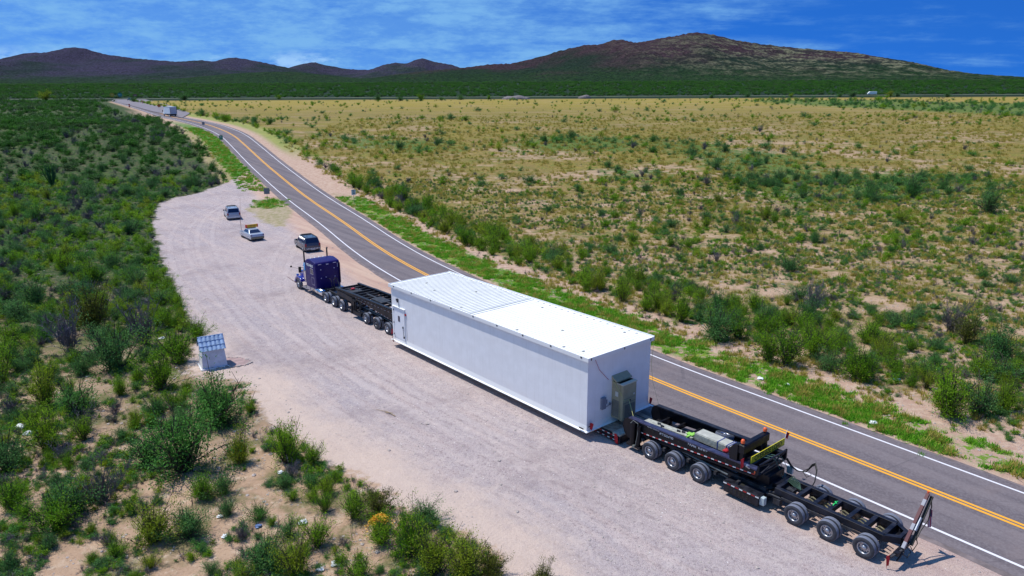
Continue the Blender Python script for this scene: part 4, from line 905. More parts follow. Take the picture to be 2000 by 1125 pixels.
b.br((22, 2.5, 2.0), (30, 2.5, 1.98), .2, .1); b.bx(26.4, 28.2, 1.9, 2.9, 1.85, 2.1, .03); b.bx(31.3, 32.6, 1.7, 2.9, 1.7, 1.95)
b.build('cross_member', DIRTY, nk)
b = RB()
for k in range(26): s_ = 22.1 + k * .33; b.bx(s_, s_ + .05, 1.372, 1.4, 2.0, 2.14)
b.build('rib', FRAME, nk)
tape(30.2, 21.8, 1.398, 1.86, 1.80, nk, 30, hh=.032, mts=[MATS['dull_tape'], MATS['dull_red_tape']]); tape(29.2, 21.8, 1.396, 1.66, .98, nk, 30, hh=.03, mts=[MATS['dull_tape'], MATS['dull_red_tape']])
b = RB()
pts = [(24.6 + .42 * math.cos(a), 2.5 + .42 * math.sin(a), 2.13 + .02 * a) for a in np.linspace(0, 12.5, 40)]; b.tb(pts, .028, 6); b.build('hose_coil', mat('hose_tan', (.32, .29, .24), .6), nk)
b = RB(); b.tb([(24.2, 2.1, 2.15), (21.8, 1.8, 2.2)], .05, 8); b.tb([(24.6, 1.75, 2.14), (23.7, 1.7, 2.14)], .045, 8); b.tb([(23.3, 1.6, 2.15), (22.5, 1.6, 2.15)], .045, 8); b.build('white_pipe', mat('pale_pipe', (.6, .58, .68), .4), nk)
b = RB(); b.bx(32.2, 32.5, 2.2, 2.5, 1.95, 2.08); b.build('red_tag', REDP, nk)
b = RB(); b.br((21.9, .9, .7), (23.0, 1.0, .6), .06); b.br((22.3, .95, .6), (22.35, .8, .25), .05); b.build('tie_bar', mat('red_bar', (.2, .015, .02), .5), nk); flag_mesh(.3, .4, mat('maroon_flag', (.3, .01, .03), .8), nk, 22.9, .85, .85, (.9, -.2), .06)

# ---------------------------------------------------------------- blue truck tractor
tr = rig('truck_tractor', 'dark blue long-nose truck tractor with tall sleeper and twin exhaust stacks', 'truck', 34.0, 2.5, 0, -math.radians(1.8))
def T(): return RB()
for x in (-1.3, .38): duals(tr, x, -1.25, 1.25)
duals(tr, 2.15, -1.25, 1.25)
wheel(tr, 8.55, 1.25 - .16, .53, True, (TF, TRF)); wheel(tr, 8.55, -1.25 + .16, .53, True, (TF, TRF))
for o in list(tr.children)[-2:]:
    o.rotation_euler = (0, 0, math.pi if o.location.y > 0 else 0)
# (in tractor space y>0 is the near, camera side)
b = MB()
for y in (-.42, .42): b.box(-2.0, 9.0, y - .06, y + .06, .72, .98)
for x in (-1.9, -.5, 1.2, 2.9): b.box(x, x + .15, -.42, .42, .74, .94)
b.box(-1.0, .1, -.5, .5, 1.0, 1.12); b.lathe([(.5, 0), (.5, .07), (0, .07)], (-.45, 0, 1.12), 20, 'z')
b.build('chassis', DIRTY, tr)
b = MB()                                                   # sleeper: tall box with a sloping aero roof
prof = [(3.9, .86), (3.9, 3.42), (4.02, 3.58), (5.1, 3.74), (5.9, 3.66), (6.35, 3.42), (6.35, .86)]
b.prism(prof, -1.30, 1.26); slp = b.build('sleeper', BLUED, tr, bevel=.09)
b = MB()

for x0, x1, z0, z1 in ((4.45, 5.15, 2.86, 2.89), (4.45, 5.15, 2.32, 2.35), (4.45, 4.48, 2.35, 2.86), (5.12, 5.15, 2.35, 2.86), (4.3, 4.95, 2.0, 2.02), (4.3, 4.32, 1.3, 2.0), (4.93, 4.95, 1.3, 2.0), (4.3, 4.95, 1.28, 1.3)):
    b.box(x0, x1, 1.25, 1.275, z0, z1)
b.build('trim', mat('bright_trim', (.5, .48, .6), .3, .5), slp)
b = MB(); b.box(4.48, 5.12, 1.24, 1.268, 2.35, 2.86); b.build('side_window', GLASS, slp)
b = MB()
for y, z in ((.7, 2.85), (-.7, 2.85), (.7, 2.0), (-.75, 2.0), (.2, 2.05)): b.lathe([(.055, 0), (.055, -.02), (0, -.02)], (3.9, y, z), 12, 'x')
b.box(3.865, 3.9, -.12, .12, 3.28, 3.36); b.box(3.865, 3.9, .62, .95, 3.36, 3.40); b.box(3.865, 3.9, -.95, -.62, 3.36, 3.40); b.box(3.865, 3.9, -1.08, -1.04, 2.9, 3.3)
b.build('rear_lamp', mat('pale_lens', (.5, .45, .6), .3), slp)
b = MB(); b.box(3.7, 4.02, -1.26, -1.2, 1.3, 3.35); b.build('side_fairing', mat('fairing_dark', (.03, .012, .05), .4), slp)
text_part('lettering', 'RELIABLE', .34, WHITE, slp, (5.2, 1.268, 3.14), (-1, 0, 0), (0, 0, 1), xs=1.12)
b = MB(); b.prism([(6.35, 1.05), (6.35, 2.86), (7.15, 2.80), (7.55, 2.1), (7.6, 1.0)], -1.05, 1.05); cab = b.build('cab', BLUE, tr, bevel=.07)
b = MB(); b.add([(7.19, -.95, 2.74), (7.19, .95, 2.74), (7.57, .98, 2.1), (7.57, -.98, 2.1)], [(0, 1, 2, 3)]); b.add([(6.5, 1.057, 2.1), (7.35, 1.057, 2.1), (7.1, 1.057, 2.66), (6.55, 1.057, 2.68)], [(0, 1, 2, 3)]); b.add([(6.5, -1.057, 2.1), (7.35, -1.057, 2.1), (7.1, -1.057, 2.66), (6.55, -1.057, 2.68)], [(3, 2, 1, 0)])
g_ = b.build('window', GLASS, cab); md = g_.modifiers.new('thick', 'SOLIDIFY'); md.thickness = .02; md.offset = 1
b = MB(); b.box(6.5, 6.62, 1.05, 1.07, 1.1, 2.05); b.box(7.0, 7.2, 1.05, 1.09, 1.45, 1.52); b.build('door_handle', CHROME, cab)
b = MB(); b.prism([(7.15, 2.84), (7.5, 2.62), (7.62, 2.6), (7.3, 2.92)], -1.0, 1.0); b.build('visor', mat('visor_blue', (.10, .2, .5), .2, coat=1.), cab)
b = MB(); b.prism([(7.5, 1.15), (7.5, 2.02), (9.25, 1.82), (9.45, 1.6), (9.45, .85), (7.5, .85)], -.68, .68); b.build('hood', BLUE, tr, bevel=.12)
for sgn in (1, -1):
    b = MB(); pr = [(7.75, .9), (7.85, 1.15), (8.15, 1.3), (8.6, 1.38), (9.1, 1.25), (9.4, .95), (9.42, .6), (9.3, .6), (9.22, .85), (8.9, 1.12), (8.55, 1.2), (8.2, 1.12), (7.95, .9)]
    b.prism(pr, .66 * sgn, 1.24 * sgn); b.build('fender', BLUE, tr, bevel=.04)
    b = MB(); b.box(9.3, 9.5, .78 * sgn, 1.05 * sgn, 1.2, 1.4, .03); b.build('headlight', CHROME, tr)
    b = MB(); b.smooth = True; b.tube([(6.52, 1.22 * sgn, 1.35), (6.52, 1.22 * sgn, 3.2)], .12, 14); b.mi = 1; b.tube([(6.52, 1.22 * sgn, 3.2), (6.52, 1.22 * sgn, 4.25), (6.42, 1.22 * sgn, 4.42)], [.075, .075, .085], 14); b.build('exhaust_stack', [CHROME, mat('stack_tip', (.05, .045, .05), .35, .6)], tr)
    b = MB(); b.box(7.35, 7.5, 1.28 * sgn, 1.52 * sgn, 2.0, 2.6, .03); b.tube([(7.3, 1.05 * sgn, 2.5), (7.4, 1.4 * sgn, 2.55)], .02); b.tube([(7.3, 1.05 * sgn, 2.1), (7.4, 1.4 * sgn, 2.1)], .02); b.build('mirror', INK, tr)
    b = MB(); b.smooth = True; b.tube([(2.95, 1.0 * sgn, .78), (3.0, 1.0 * sgn, .78), (5.0, 1.0 * sgn, .78), (5.05, 1.0 * sgn, .78)], [.24, .31, .31, .24], 24); tk = b.build('fuel_tank', CHROME, tr)
    b = MB(); b.lathe([(.318, -.04), (.318, .04)], (3.6, sgn * 1.0, .78), 24, 'x'); b.lathe([(.318, -.04), (.318, .04)], (4.5, sgn * 1.0, .78), 24, 'x'); b.build('tank_band', INK, tk)
    b = MB(); b.box(5.55, 6.35, .75 * sgn, 1.24 * sgn, .5, 1.0, .02); b.box(5.15, 5.5, .8 * sgn, 1.22 * sgn, .55, .95); b.box(6.4, 7.6, .9 * sgn, 1.2 * sgn, .42, .5); b.build('step_box', mat('step_aluminium', (.45, .44, .5), .35, .7), tr)
    b = MB(); b.tube([(9.5, .5 * sgn, 1.8), (9.7, 1.35 * sgn, 2.15)], .012, 5); b.lathe([(.1, -.02), (.1, .03), (0, .05)], (9.7, 1.4 * sgn, 2.2), 12, 'x'); b.build('hood_mirror', INK, tr)
b = MB(); b.box(9.45, 9.55, -.5, .5, .75, 1.6, .02); b.build('grille', CHROME, tr)
b = MB(); b.box(9.5, 9.72, -1.2, 1.2, .42, .75, .05); b.build('bumper', CHROME, tr)
b = MB(); b.smooth = True
for y in (-.7, -.25, .2, .65): b.lathe([(.09, 0), (.09, .08), (.05, .16), (0, .17)], (6.3, y, 3.46), 12, 'z')
b.tube([(6.2, -1.0, 3.52), (6.2, 1.0, 3.52)], .02)
b.build('roof_lamp', mat('white_lens', (.9, .9, .9), .2), tr)
b = MB()
for y in (-.6, -.2, .2, .6): b.lathe([(.05, 0), (.05, .05), (0, .07)], (7.0, y, 2.86), 10, 'z')
b.build('marker_lamp', mat('amber_lens', (.6, .5, .4), .3), cab)
b = MB(); b.tube([(2.9, -.15, 1.0), (2.95, -.15, 1.9), (3.05, -.35, 2.05), (3.1, -.55, 1.95), (2.6, -.6, 1.2), (1.4, -.5, 1.25)], .05, 8); b.tube([(2.9, .1, 1.0), (2.9, .1, 1.8), (3.3, .1, 2.0), (3.9, .1, 1.9)], .03, 6); b.box(2.85, 3.3, -.6, .6, .98, 1.06); b.build('air_line_mast', DIRTY, tr)
b = MB()
for y in (.95, -.95): b.tube([(x, y, z) for x, z in ((-2.05, .7), (-2.0, 1.0), (-1.85, 1.12))], .03); 
b.build('mud_guard', BLACK, tr)
b = MB(); b.tube([(9.62, 1.15, .5), (9.75, 1.85, 1.15), (9.7, 1.95, 1.2)], .02, 5); b.build('width_marker', MATS['red_bar'], tr); 

# ================================================================== cars
def car(name, label, cat, pos, heading, paint, kind, group=None, stripes=True, z=0):
    r = empty(name, (pos[0], pos[1], z), heading, label, cat, group)
    if kind == 'suv':
        Lh, Wh = 2.6, 1.0
        low = [(-2.58, .42), (-2.6, .75), (-2.55, 1.12), (1.15, 1.12), (2.35, 1.0), (2.58, .82), (2.6, .42), (2.3, .30), (-2.3, .30)]
        cb, ct = [(-2.52, 1.12), (1.2, 1.12)], [(-2.28, 1.84), (.35, 1.86)]; wb, wt = .96, .78; rw = .385; ax = (-1.52, 1.5)
    else:
        Lh, Wh = 2.45, .93
        low = [(-2.42, .40), (-2.45, .66), (-2.38, .98), (-1.5, 1.02), (.95, .95), (2.1, .82), (2.42, .62), (2.42, .38), (2.2, .26), (-2.2, .26)]
        cb, ct = [(-1.75, 1.0), (1.05, .95)], [(-1.05, 1.44), (.22, 1.45)]; wb, wt = .88, .64; rw = .35; ax = (-1.4, 1.42)
    b = MB(); b.prism(low, -Wh, Wh); body = b.build('body', paint, r, bevel=.10)
    def cab_pts(k, e=0.):                                # cabin frustum
        (x0, z0), (x1, z1) = cb; (x2, z2), (x3, z3) = ct
        return [(x0, -wb, z0 - .03), (x1, -wb, z1 - .03), (x1, wb, z1 - .03), (x0, wb, z0 - .03), (x2, -wt, z2), (x3, -wt, z3), (x3, wt, z3), (x2, wt, z2)]
    v = cab_pts(0); b = MB(); b.add(v, [(3, 2, 1, 0), (4, 5, 6, 7), (0, 1, 5, 4), (1, 2, 6, 5), (2, 3, 7, 6), (3, 0, 4, 7)]); b.build('cabin', paint, r, bevel=.06)
    V = [Vector(p) for p in v]
    def pane(ia, ib, ic, id_, u0, u1, w0, w1, nm, par):
        A, B, C, D = V[ia], V[ib], V[ic], V[id_]; n = (B - A).cross(D - A).normalized() * .012
        f = lambda u, w_: (A + (B - A) * u) * (1 - w_) + (D + (C - D) * u) * w_ + n
        b = MB(); b.add([f(u0, w0), f(u1, w0), f(u1, w1), f(u0, w1)] + [f(u0, w0) - 2 * n, f(u1, w0) - 2 * n, f(u1, w1) - 2 * n, f(u0, w1) - 2 * n], [(0, 1, 2, 3), (7, 6, 5, 4), (0, 4, 5, 1), (1, 5, 6, 2), (2, 6, 7, 3), (3, 7, 4, 0)]); return b.build(nm, GLASS, par)
    pane(3, 0, 4, 7, .07, .93, .12, .9, 'rear_window', r); pane(1, 2, 6, 5, .06, .94, .1, .92, 'windscreen', r)
    for u0, u1 in ((.05, .30), (.33, .60), (.63, .93)): pane(0, 1, 5, 4, u0, u1, .16, .88, 'side_window', r); pane(2, 3, 7, 6, 1 - u1, 1 - u0, .16, .88, 'side_window', r)
    for x in ax:
        wheel(r, x, -Wh + .11, rw, False, (CWt, CWr)); wheel(r, x, Wh - .11, rw, True, (CWt, CWr))
    if kind != 'suv':
        for o in r.children:
            if o.name.startswith('wheel'): o.scale = (.91, .91, .91)
    b = MB()
    for x in ax:
        for sg_ in (-1, 1): b.lathe([(.0, 0), (rw + .07, 0), (rw + .07, .02), (0, .02)], (x, sg_ * (Wh - .018) - .01, rw + .02), 20)
    b.build('wheel_arch', INK, r)
    zt = .78 if kind == 'suv' else .76
    for sg_ in (-1, 1):
        b = MB(); b.box(-Lh - .015, -Lh + .12, sg_ * (Wh - .22), sg_ * (Wh - .02), zt, zt + (.34 if kind == 'suv' else .16), .01); b.build('tail_light', TAIL if kind == 'suv' else mat('smoked_lamp', (.12, .06, .14), .3), r)
        b = MB(); b.box(.75, .95, sg_ * Wh, sg_ * (Wh + .2), 1.08 if kind == 'suv' else .95, 1.26 if kind == 'suv' else 1.1, .02); b.build('mirror', INK if kind == 'suv' else paint, r)
        b = MB(); b.box(Lh - .1, Lh + .005, sg_ * (Wh - .35), sg_ * (Wh - .06), .68, .82, .01); b.build('headlight', ALU, r)
    b = MB(); b.box(-Lh - .06, -Lh + .1, -Wh + .06, Wh - .06, .32, .62, .03); bp_ = b.build('rear_bumper', paint if kind == 'suv' else mat('dull_grey_bumper', (.16, .155, .12), .35, .4), r)  # sedan bumper in a dull dark metallic grey
    if stripes:
        b = MB()
        for k in range(9):
            y = -Wh + .17 + k * .19; b.add([(-Lh - .066, y, .46), (-Lh - .066, y + .09, .46), (-Lh - .066, y + .15, .60), (-Lh - .066, y + .06, .60)], [(0, 1, 2, 3)])
        b.build('reflective_chevrons', WHITE, bp_)
        b = MB(); b.box(-Lh - .07, -Lh - .061, -.26, .26, .34, .44); b.build('number_plate', mat('plate', (.5, .5, .5), .5), bp_)
    b = MB(); b.box(-.1, .25, -.62, .62, (1.87 if kind == 'suv' else 1.46), (1.96 if kind == 'suv' else 1.53), .02); b.build('light_bar', INK, r)
    if kind == 'suv':
        b = MB(); b.box(-2.2, .3, -.72, -.68, 1.86, 1.91); b.box(-2.2, .3, .68, .72, 1.86, 1.91); b.build('roof_rail', INK, r)
        b = MB(); b.tube([(-1.5, .35, 1.85), (-1.55, .35, 2.0)], .03, 6); b.tube([(-1.5, -.4, 1.85), (-1.55, -.4, 2.0)], .03, 6); b.build('roof_antenna', INK, r)
        text_part('lettering', 'POLICE', .12, WHITE, r, (-2.615, 0, .82), (0, -1, 0), (0, 0, 1)) if False else None
    return r
def put_rear(px, py, heading, L2):                       # place by the ground point under the rear bumper
    p = at(px, py); return (p[0] + math.cos(heading) * L2, p[1] + math.sin(heading) * L2), float(H0(p[0], p[1]))
hh = math.radians(117); P_, z_ = put_rear(458, 430, hh, 2.6)
car('suv', 'pale silver escort utility vehicle parked farthest up the gravel, white chevrons on its bumper', 'suv', P_, hh, LSUV, 'suv', 'escort vehicles on the gravel', z=z_)
hh = math.radians(121); P_, z_ = put_rear(612, 493, hh, 2.6)
car('suv', 'dark graphite escort utility vehicle parked just ahead of the blue truck', 'suv', P_, hh, GREYSUV, 'suv', 'escort vehicles on the gravel', z=z_)
hh = math.radians(127); P_, z_ = put_rear(504, 471, hh, 2.45)
sd_ = car('sedan', 'silver pilot sedan with a yellow roof sign and a tall height pole', 'car', P_, hh, SILVER, 'sedan', 'escort vehicles on the gravel', stripes=False, z=z_)
b = MB(); b.box(-.35, -.28, -.78, .78, 1.58, 2.0, .005); so_ = b.build('roof_sign', mat('amber_yellow_sign', (.8, .42, .02), .5), sd_)
text_part('lettering', 'OVERSIZE LOAD', .17, INK, so_, (-.353, 0, 1.80), (0, -1, 0), (0, 0, 1), xs=.75)
b = MB(); b.box(-.36, -.27, .60, .86, 1.57, 2.01, .01); b.box(-.36, -.27, -.86, -.72, 1.57, 2.01, .01); b.build('sign_lamp', mat('red_orange_lamp', (.8, .09, .05), .3), so_)
b = MB(); b.tube([(2.45, .6, .5), (2.45, .62, 2.2)], .03, 6); b.tube([(2.45, .62, 2.2), (2.40, .35, 5.3)], [.022, .012], 6); b.build('height_pole', mat('pole_orange', (.30, .12, .07), .5), sd_)

# box truck on the road
hh = math.radians(134); p = at(340, 228); bt = empty('box_truck', (p[0], p[1], float(H0(p[0], p[1])) + .05), hh, 'white box truck driving away on the far bend of the road', 'truck'); bt.scale = (1.0, 1.12, 1.12)
b = MB(); b.box(0, 7.0, -1.25, 1.25, 1.0, 3.65, .04); b.build('cargo_box', mat('truck_box_white', (.62, .7, .8), .4), bt)
b = MB(); b.box(-.02, 0, -1.15, 1.15, 1.15, 3.5); b.build('rear_door', mat('truck_door_grey', (.42, .46, .54), .4), bt)
b = MB(); b.box(-.05, 7, 1.25, 1.28, 3.55, 3.65); b.box(-.04, 0, 1.18, 1.28, 1, 3.6); b.box(-.04, 0, -1.28, -1.18, 1, 3.6); b.build('corner_trim', INK, bt)
b = MB(); b.prism([(7.1, .7), (7.1, 2.5), (8.0, 2.45), (8.6, 1.6), (9.1, 1.5), (9.15, .7)], -1.05, 1.05); b.build('cab', WHITE, bt, bevel=.06)
b = MB(); b.box(-.1, 8.5, -1.0, 1.0, .6, .98); b.box(-.3, 0, -1.2, 1.2, .5, .72); b.build('chassis', INK, bt)
for x in (1.6, 7.9):
    wheel(bt, x, -1.08, .5); wheel(bt, x, 1.08, .5, True)
for sg_ in (-1, 1):
    b = MB(); b.box(7.9, 8.0, sg_ * 1.3, sg_ * 1.6, 1.7, 2.3, .02); b.build('mirror', INK, bt)
# far vehicles
p = at(254, 197); hh = math.radians(150)
car('suv', 'small dark vehicle turning at the far highway junction', 'suv', p[:2], hh, GREYSUV, 'suv', z=float(H0(p[0], p[1])) + .4, stripes=False)
p = at(1703, 185.5); fv = empty('white_van', (p[0], p[1], float(H0(p[0], p[1])) + .35), math.radians(178), 'tiny white van crossing the plain far away on the right', 'van')
b = MB(); b.prism([(-4, .4), (-4, 2.9), (2.6, 2.9), (3.6, 1.6), (4.3, 1.4), (4.3, .4)], -1.1, 1.1); b.build('body', WHITE, fv, bevel=.1)
b = MB(); b.prism([(2.7, 1.7), (2.7, 2.6), (3.3, 1.7)], -1.12, 1.12); b.build('window', GLASS, fv)
for x in (-2.6, 2.8): wheel(fv, x, -1.0, .4, False, (CWt, CWr)); wheel(fv, x, 1.0, .4, True, (CWt, CWr))

# ================================================================== signs and small things
def road_sign(name, label, cat, px, py, w_, h_, zc, face, txt=None, tsize=.2, ink=INK, heading=-math.pi / 2, diamond=False, posts=1, group=None):
    p = at(px, py); r = empty(name, (p[0], p[1], float(H(p[0], p[1]))), heading, label, cat, group)  # face looks along local +x
    b = MB()
    for y in ((0,) if posts == 1 else (-w_ * .3, w_ * .3)): b.box(-.04, 0, y - .03, y + .03, 0, zc + h_ * .4)
    b.build('post', POLE, r)
    b = MB()
    if diamond: b.add([(x, y, z) for x in (.005, .02) for y, z in ((0, zc - h_ / 2), (w_ / 2, zc), (0, zc + h_ / 2), (-w_ / 2, zc))], [(0, 1, 2, 3), (7, 6, 5, 4), (0, 4, 5, 1), (1, 5, 6, 2), (2, 6, 7, 3), (3, 7, 4, 0)])
    else: b.box(.005, .02, -w_ / 2, w_ / 2, zc - h_ / 2, zc + h_ / 2, .002)
    f = b.build('sign_panel', face, r)
    if txt:
        for k, (tx, dz, ts) in enumerate(txt): text_part('lettering', tx, ts, ink, f, (.024, 0, zc + dz), (0, 1, 0), (0, 0, 1))
    return r
road_sign('road_sign', 'grey blank-backed sign on a thin post in the green tuft beside the road', 'sign', 523, 396, .95, 1.05, 2.05, SIGNBACK, heading=math.radians(-70))
road_sign('speed_limit_sign', 'white speed sign reading 50 on a dark post in the bright green verge', 'sign', 692, 401, .72, .9, 2.25, mat('sign_white', (.62, .66, .68), .5), [('SPEED', .28, .17), ('LIMIT', .1, .17), ('50', -.2, .42)], heading=math.radians(-68))
road_sign('marker_sign', 'small pale green marker sign on the left verge before the bend', 'sign', 433, 281, .9, 1.2, 1.7, mat('pale_green_sign', (.08, .22, .13), .5), [('R', .1, .5)], ink=WHITE, heading=math.radians(-75))
road_sign('delineator_sign', 'small dull sign at the right edge of the bend', 'sign', 398, 249, .8, .9, 1.3, SIGNBACK, heading=math.radians(-75))
for px, py, lab, m_, tx, ik in ((220, 195.5, 'yellow warning sign at the highway junction, left of the green one', mat('amber_sign', (.42, .30, .015), .5), [('429', 0, 1.1)], mat('amber_text', (.75, .6, .2), .5)),
                                (235.5, 195.2, 'green direction sign at the highway junction', mat('teal_sign', (.01, .17, .13), .5), [('80 4', 0, 1.0)], mat('pale_text', (.35, .6, .55), .5))):
    p = at(px, py); r = empty('highway_sign', (p[0], p[1], float(H(p[0], p[1]))), math.radians(-62), lab, 'sign')
    b = MB(); b.box(-.15, 0, -.9, -.75, 0, 5); b.box(-.15, 0, .75, .9, 0, 5); b.build('post', POLE, r)
    b = MB(); b.add([(x, 1.9 * math.cos(a), 4.3 + 1.9 * math.sin(a)) for x in (.01, .06) for a in np.linspace(0, 2 * math.pi, 9)[:-1] + .39], [tuple(range(8)), tuple(range(8, 16))[::-1]] + [(k, k + 8, (k + 1) % 8 + 8, (k + 1) % 8) for k in range(8)]); f = b.build('sign_panel', m_, r)
    text_part('lettering', tx[0][0], 1.2, ik, f, (.07, 0, 4.3), (0, 1, 0), (0, 0, 1))
p = at(265, 196); r = empty('arrow_sign', (p[0], p[1], float(H(p[0], p[1]))), math.radians(-65), 'reddish-brown sign with a pale arrow beyond the junction', 'sign')
b = MB(); b.box(-.1, 0, -.08, .08, 0, 4); b.build('post', POLE, r); b = MB(); b.box(.01, .05, -1.5, 1.5, 3.3, 4.9, .01); f = b.build('sign_panel', mat('brown_sign', (.12, .06, .045), .6), r)
b = MB(); b.box(.055, .06, -.9, .6, 4.0, 4.25); b.add([(.058, .5, 3.8), (.058, 1.0, 4.12), (.058, .5, 4.45)], [(0, 1, 2)]); b.build('arrow', mat('pale_arrow', (.5, .42, .38), .6), f)
# orange work signs and drums
road_sign('work_sign', 'orange diamond road-work sign beside the box truck', 'sign', 311, 213.5, 2.0, 2.0, 1.9, mat('work_orange', (.55, .13, .015), .5), [('=', 0, .9)], heading=math.radians(-65), diamond=True)
def drum(px, py, label, rr=.45, hh_=1.9):
    p = at(px, py); r = empty('traffic_drum', (p[0], p[1], float(H(p[0], p[1]))), 0, label, 'traffic drum', 'orange drums along the far road'); b = MB(); b.mi = 0
    b.lathe([(rr * 1.25, 0), (rr * 1.25, .12), (rr, .14)], n=14, axis='z'); b.mi = 1; b.lathe([(rr, .14), (rr * .95, hh_ * .35)], n=14, axis='z'); b.mi = 2; b.lathe([(rr * .95, hh_ * .35), (rr * .93, hh_ * .5)], n=14, axis='z'); b.mi = 1; b.lathe([(rr * .93, hh_ * .5), (rr * .8, hh_), (0, hh_)], n=14, axis='z')
    b.build('drum_body', [INK, mat('drum_orange', (.5, .06, .02), .5), WHITE], r)
drum(253, 209.5, 'orange-red traffic drum standing on the left edge of the junction'); drum(279, 201.5, 'orange traffic drum standing on the right shoulder before the junction', .5, 1.8)

# roadside shrine
p = at(417, 713); sh = empty('roadside_shrine', (p[0], p[1], 0), math.radians(31), 'small grey-white roadside shrine hut with a pale blue tile-pattern metal roof', 'shrine')
b = MB(); w0, d0, w1, d1, hz = .88, .80, .78, .68, 1.42
q8 = [(-w0, -d0, 0), (w0, -d0, 0), (w0, d0, 0), (-w0, d0, 0), (-w1, -d1, hz), (w1, -d1, hz), (w1, d1, hz), (-w1, d1, hz)]
b.add(q8, [(3, 2, 1, 0), (0, 1, 5, 4), (2, 3, 7, 6)]); b.mi = 1; b.add(q8, [(1, 2, 6, 5), (3, 0, 4, 7)])  # front tinted blue-grey for shade, sides whitened for sunlight
b.add([(-w1, -d1, hz), (-w1, d1, hz), (-w1, 0, hz + .80)], [(0, 1, 2)]); b.add([(w1, -d1, hz), (w1, d1, hz), (w1, 0, hz + .80)], [(0, 1, 2)])
b.build('wall', [SHR, SHRW], sh)
b = MB(); b.smooth = False; n = 48; W2 = .90; NR = 3                # pan-tile sheet: waves across, steps down the slope
for sg_ in (-1, 1):
    rows = []
    for k in range(NR):
        for e in (0, 1): u = (k + e) / NR; rows.append((sg_ * (.01 + u * .80), hz + .86 - u * .92 + (.06 if e else 0.)))
    vs = []
    for (y, z) in rows:
        for i in range(n + 1): wv = abs(math.sin(i / n * math.pi * 6)); vs.append((-W2 + 2 * W2 * i / n, y + sg_ * .05 * wv, z + .05 * wv))
    b.add(vs, [(r_ * (n + 1) + i, r_ * (n + 1) + i + 1, (r_ + 1) * (n + 1) + i + 1, (r_ + 1) * (n + 1) + i) for r_ in range(2 * NR - 1) for i in range(n)])
b.tube([(-W2, 0, hz + .90), (W2, 0, hz + .90)], .05, 8)
ro = b.build('roof', TILE, sh); md = ro.modifiers.new('thick', 'SOLIDIFY'); md.thickness = .03
b = MB(); b.box(-.98, .98, -.92, -.82, 0, .09); b.box(-1.0, -.90, -.8, .8, 0, .08); b.build('footing', SHRW, sh)
def pebble(rr, seed):
    rg = np.random.default_rng(seed); bm = bmesh.new(); bmesh.ops.create_icosphere(bm, subdivisions=1, radius=rr)
    for v in bm.verts: v.co *= rg.uniform(.75, 1.2); v.co.z *= .62
    m = bpy.data.meshes.new('stone'); bm.to_mesh(m); bm.free(); m.materials.append(STONE); return m
SLAB = [at(x, y)[:2] for x, y in ((432, 703), (447, 699), (470, 699), (484, 703), (492, 708), (478, 714), (455, 717), (438, 716))]
sb = empty('shrine_slab', (0, 0, 0), 0, 'flat reddish slab laid in front of the little shrine', 'slab')
b = MB(); b.add([(p[0], p[1], .05) for p in SLAB] + [(p[0], p[1], -.05) for p in SLAB], [tuple(range(8))] + [(k, (k + 1) % 8, (k + 1) % 8 + 8, k + 8) for k in range(8)]); b.build('slab_surface', CONC, sb)
PEB = [pebble(.14, k) for k in range(4)]
bed = [(SLAB[k] + (SLAB[(k + 1) % 8] - SLAB[k]) * f) for k in range(8) for f in (0, .33, .66)] + [np.array(p[:2]) for p in (at(398 + 3.4 * k, 722 - .35 * k) for k in range(12))]
for k, q_ in enumerate(bed):
    o = bpy.data.objects.new('edging_stone', PEB[k % 4]); COL.objects.link(o); o.location = (q_[0] + RNG.normal() * .04, q_[1] + RNG.normal() * .04, .04); o.rotation_euler = (0, 0, RNG.uniform(0, 6)); o.scale = [RNG.uniform(.6, 1.15)] * 3
    u_, v_ = proj(np.array(o.location)); tag(o, 'pale shrine edging stone, ' + where(o.location, None, 'edge'), 'stone', 'edging stones around the shrine')
# stick on the gravel, litter
p0, p1 = at(735, 801), at(772, 814); st = empty('stick', (0, 0, 0), 0, 'thin pale stick lying on the open gravel', 'stick')
b = MB(); m_ = (p0 + p1) / 2; b.tube([(p0[0], p0[1], .05), (m_[0] + .1, m_[1] + .1, .07), (p1[0], p1[1], .05)], [.012, .02, .025], 7); b.tube([(m_[0], m_[1], .08), (m_[0] + .5, m_[1] - .2, .12)], [.03, .015], 6); b.build('stick_wood', mat('dry_wood', (.33, .24, .14), .9), st)
def crumple(seed, rr):
    rg = np.random.default_rng(seed); bm = bmesh.new(); bmesh.ops.create_icosphere(bm, subdivisions=2, radius=rr)
    for v in bm.verts: v.co *= rg.uniform(.6, 1.25); v.co.z = max(v.co.z * .5, -.02)
    m = bpy.data.meshes.new('litter'); bm.to_mesh(m); bm.free(); m.materials.append(LITTER); return m
CR3 = [crumple(k, .22) for k in range(3)]
